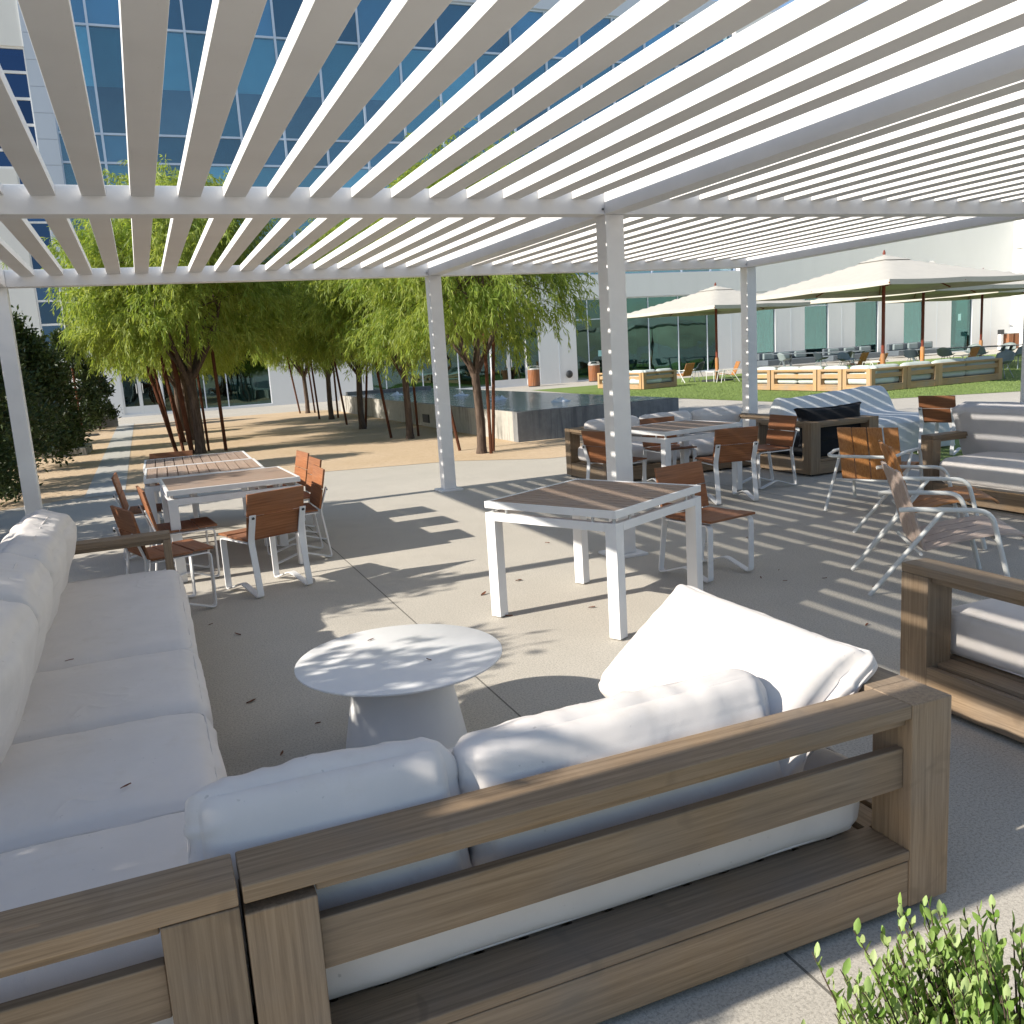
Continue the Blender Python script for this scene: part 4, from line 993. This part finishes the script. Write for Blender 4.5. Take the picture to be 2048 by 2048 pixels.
longtable('long slate table stretching to the right edge of the lawn', (27.6, 20.9, 0), R(-73), 4.6)
def lawnlounge(label, loc, rz):
    t = thing('lounge_chair', label, 'chair', loc, rz, 'orange lounge chairs on the lawn')
    s = MB(); b = MB()
    for i in range(4):
        x = -.2+.133*i; s.strap([(x, .3, .36), (x, -.2, .27)], (.06, 0, 0), .018); b.strap([(x, -.2, .27), (x, -.42, .78)], (.06, 0, 0), .018)
    s.build('seat', 'orange_y', t); b.build('backrest', 'orange_z', t)
    for q in (-1, 1): MB().tube([(q*.32, .36, 0), (q*.32, .26, .5), (q*.32, -.38, .5), (q*.32, -.38, .49)], .016, 6).tube([(q*.32, -.05, .5), (q*.32, -.38, 0)], .016, 6).build('arm_frame', 'offwhite', t)
    return t
lg = lawnlounge('orange lounge chair on the lawn facing away, left of the umbrella pole', (17.3, 25.4, 0), R(15))
dup(lg, (17.7, 22.9, 0), R(70), 'orange lounge chair on the lawn right of the far umbrella pole')
dup(lg, (21.8, 19.6, 0), R(20), 'orange lounge chair behind the pale teak corner sofa')
dup(lg, (25.6, 18.9, 0), R(10), 'orange lounge chair behind the long shaded sofa')
dup(lg, (23.6, 22.4, 0), R(15), 'orange lounge chair left of the nearest umbrella pole')
sd = thing('side_table', 'small white side table at the foot of the far umbrella pole', 'table', (17.9, 24.0, 0)); MB().box(-.28, .28, -.28, .28, .40, .43).build('tabletop', 'white', sd)
for x in (-1, 1):
    for y in (-1, 1): MB().tube([(x*.25, y*.25, 0), (x*.25, y*.25, .4)], .014, 6).build('leg', 'white', sd)
G2 = 'grey sofas along the far wall'
for x, l, L in ((29.0, 'grey upholstered sofa along the far wall, left one', 3.2), (33.5, 'grey upholstered sofa along the far wall, middle one', 3.4), (38.2, 'grey upholstered sofa along the far wall, right one', 3.4)):
    t = thing('garden_sofa', l, 'sofa', (x, 33.2, 0), 0, G2); MB().box(-L/2, L/2, -.45, .45, .12, .42).build('seat', 'tabletop_grey', t, .04); MB().box(-L/2, L/2, .27, .45, .421, .80).build('backrest', 'tabletop_grey', t, .05)
    for q in (-.33, 0, .33): MB().box(q*L-.35, q*L+.35, .1, .26, .43, .78).build('pillow', 'grey_plastic', t, .06)
ds = thing('sanitiser_stand', 'slim white dispenser stand near the corner of the far walls', 'dispenser', (45.2, 33.3, 0)); MB().box(-.1, .1, -.1, .1, 0, .92).build('stand', 'white', ds, .02); MB().box(-.13, .13, -.16, .12, .925, 1.2).build('pump_head', 'dark', ds, .03)
for x, l in ((45.75, 'orange wood bin near the corner of the far walls'), (46.25, 'slimmer orange wood bin right against the far corner')):
    t = thing('wood_bin', l, 'bin', (x, 33.2, 0), 0, 'orange bins in the far corner'); MB().box(-.2, .2, -.2, .2, .02, .92).build('body', 'ipe_z', t, .02); MB().box(-.215, .215, -.215, .215, .925, .97).build('lid', 'steel', t, .01)
cam_ = MB().tube([(0, 0, 0), (0, -.25, -.06)], .07, 12); cam_.box(-.05, .05, -.02, .12, -.05, .05); oc = cam_.build('security_camera', 'steel', None); oc.location = (40.6, YW-.12, 5.4); tag(oc, 'small security camera high on the white far wall', 'camera')

# ------------------------------------------------------------ fallen leaves
def litter():
    rnd = random.Random(21); m = MB()
    for i in range(7):
        s = i/6; w = .011*math.sin(math.pi*(.08+.9*s)); m.v += [(-.035+.07*s, -w, .005+.004*s*s+.002*math.sin(s*9)), (-.035+.07*s, .004*math.sin(s*4), .001+.003*s*s), (-.035+.07*s, w, .007+.005*s*s)]
    for i in range(6):
        for k in range(2): m.f.append((i*3+k, i*3+3+k, i*3+4+k, i*3+1+k))
    first = m.build('fallen_leaf', 'dry_leaf'); tag(first, 'curled brown dry leaf lying on the terrace concrete', 'leaf', 'dry leaves on the terrace')
    spots = [(-2.75, -2.05), (-2.95, -2.3), (-2.68, -2.55), (-3.0, -1.6), (-2.5, -1.0), (-1.35, -.98), (-1.3, -.4), (-.95, -.2), (.7, -1.05), (.55, -1.3), (.8, -1.4), (.9, -1.75), (.3, -2.3), (.15, -2.9), (-1.3, -2.2), (-.9, -1.9), (-1.9, -2.95), (-1.6, -3.0)]
    spots += [(rnd.uniform(-3.1, 1.4), rnd.uniform(-3, 5)) for _ in range(14)]
    for i, (x, y) in enumerate(spots):
        o = first if i == 0 else first.copy()
        if i: COL.objects.link(o)
        sc = rnd.uniform(.35, .85); o.location = (x, y, .004); o.rotation_euler = (rnd.uniform(-.3, .3), rnd.uniform(-.2, .2), rnd.uniform(0, 6.28)); o.scale = (sc, sc*rnd.uniform(.7, 1.6), sc)
    for i, (x, y, z, a) in enumerate(((-3.5, -3.3, .449, .6), (-3.75, -1.83, .437, .2), (-2.5, -2.2, .404, .5), (-2.35, -2.6, .404, 2))):
        o = first.copy(); COL.objects.link(o); o.location = (x, y, z); o.rotation_euler = (0, 0, a); o.scale = (.5, .4, .4); o['label'] = ('small dry leaf lying on a cream cushion' if i < 2 else 'small dry leaf lying on the round white table'); o['group'] = 'dry leaves on furniture'
litter()
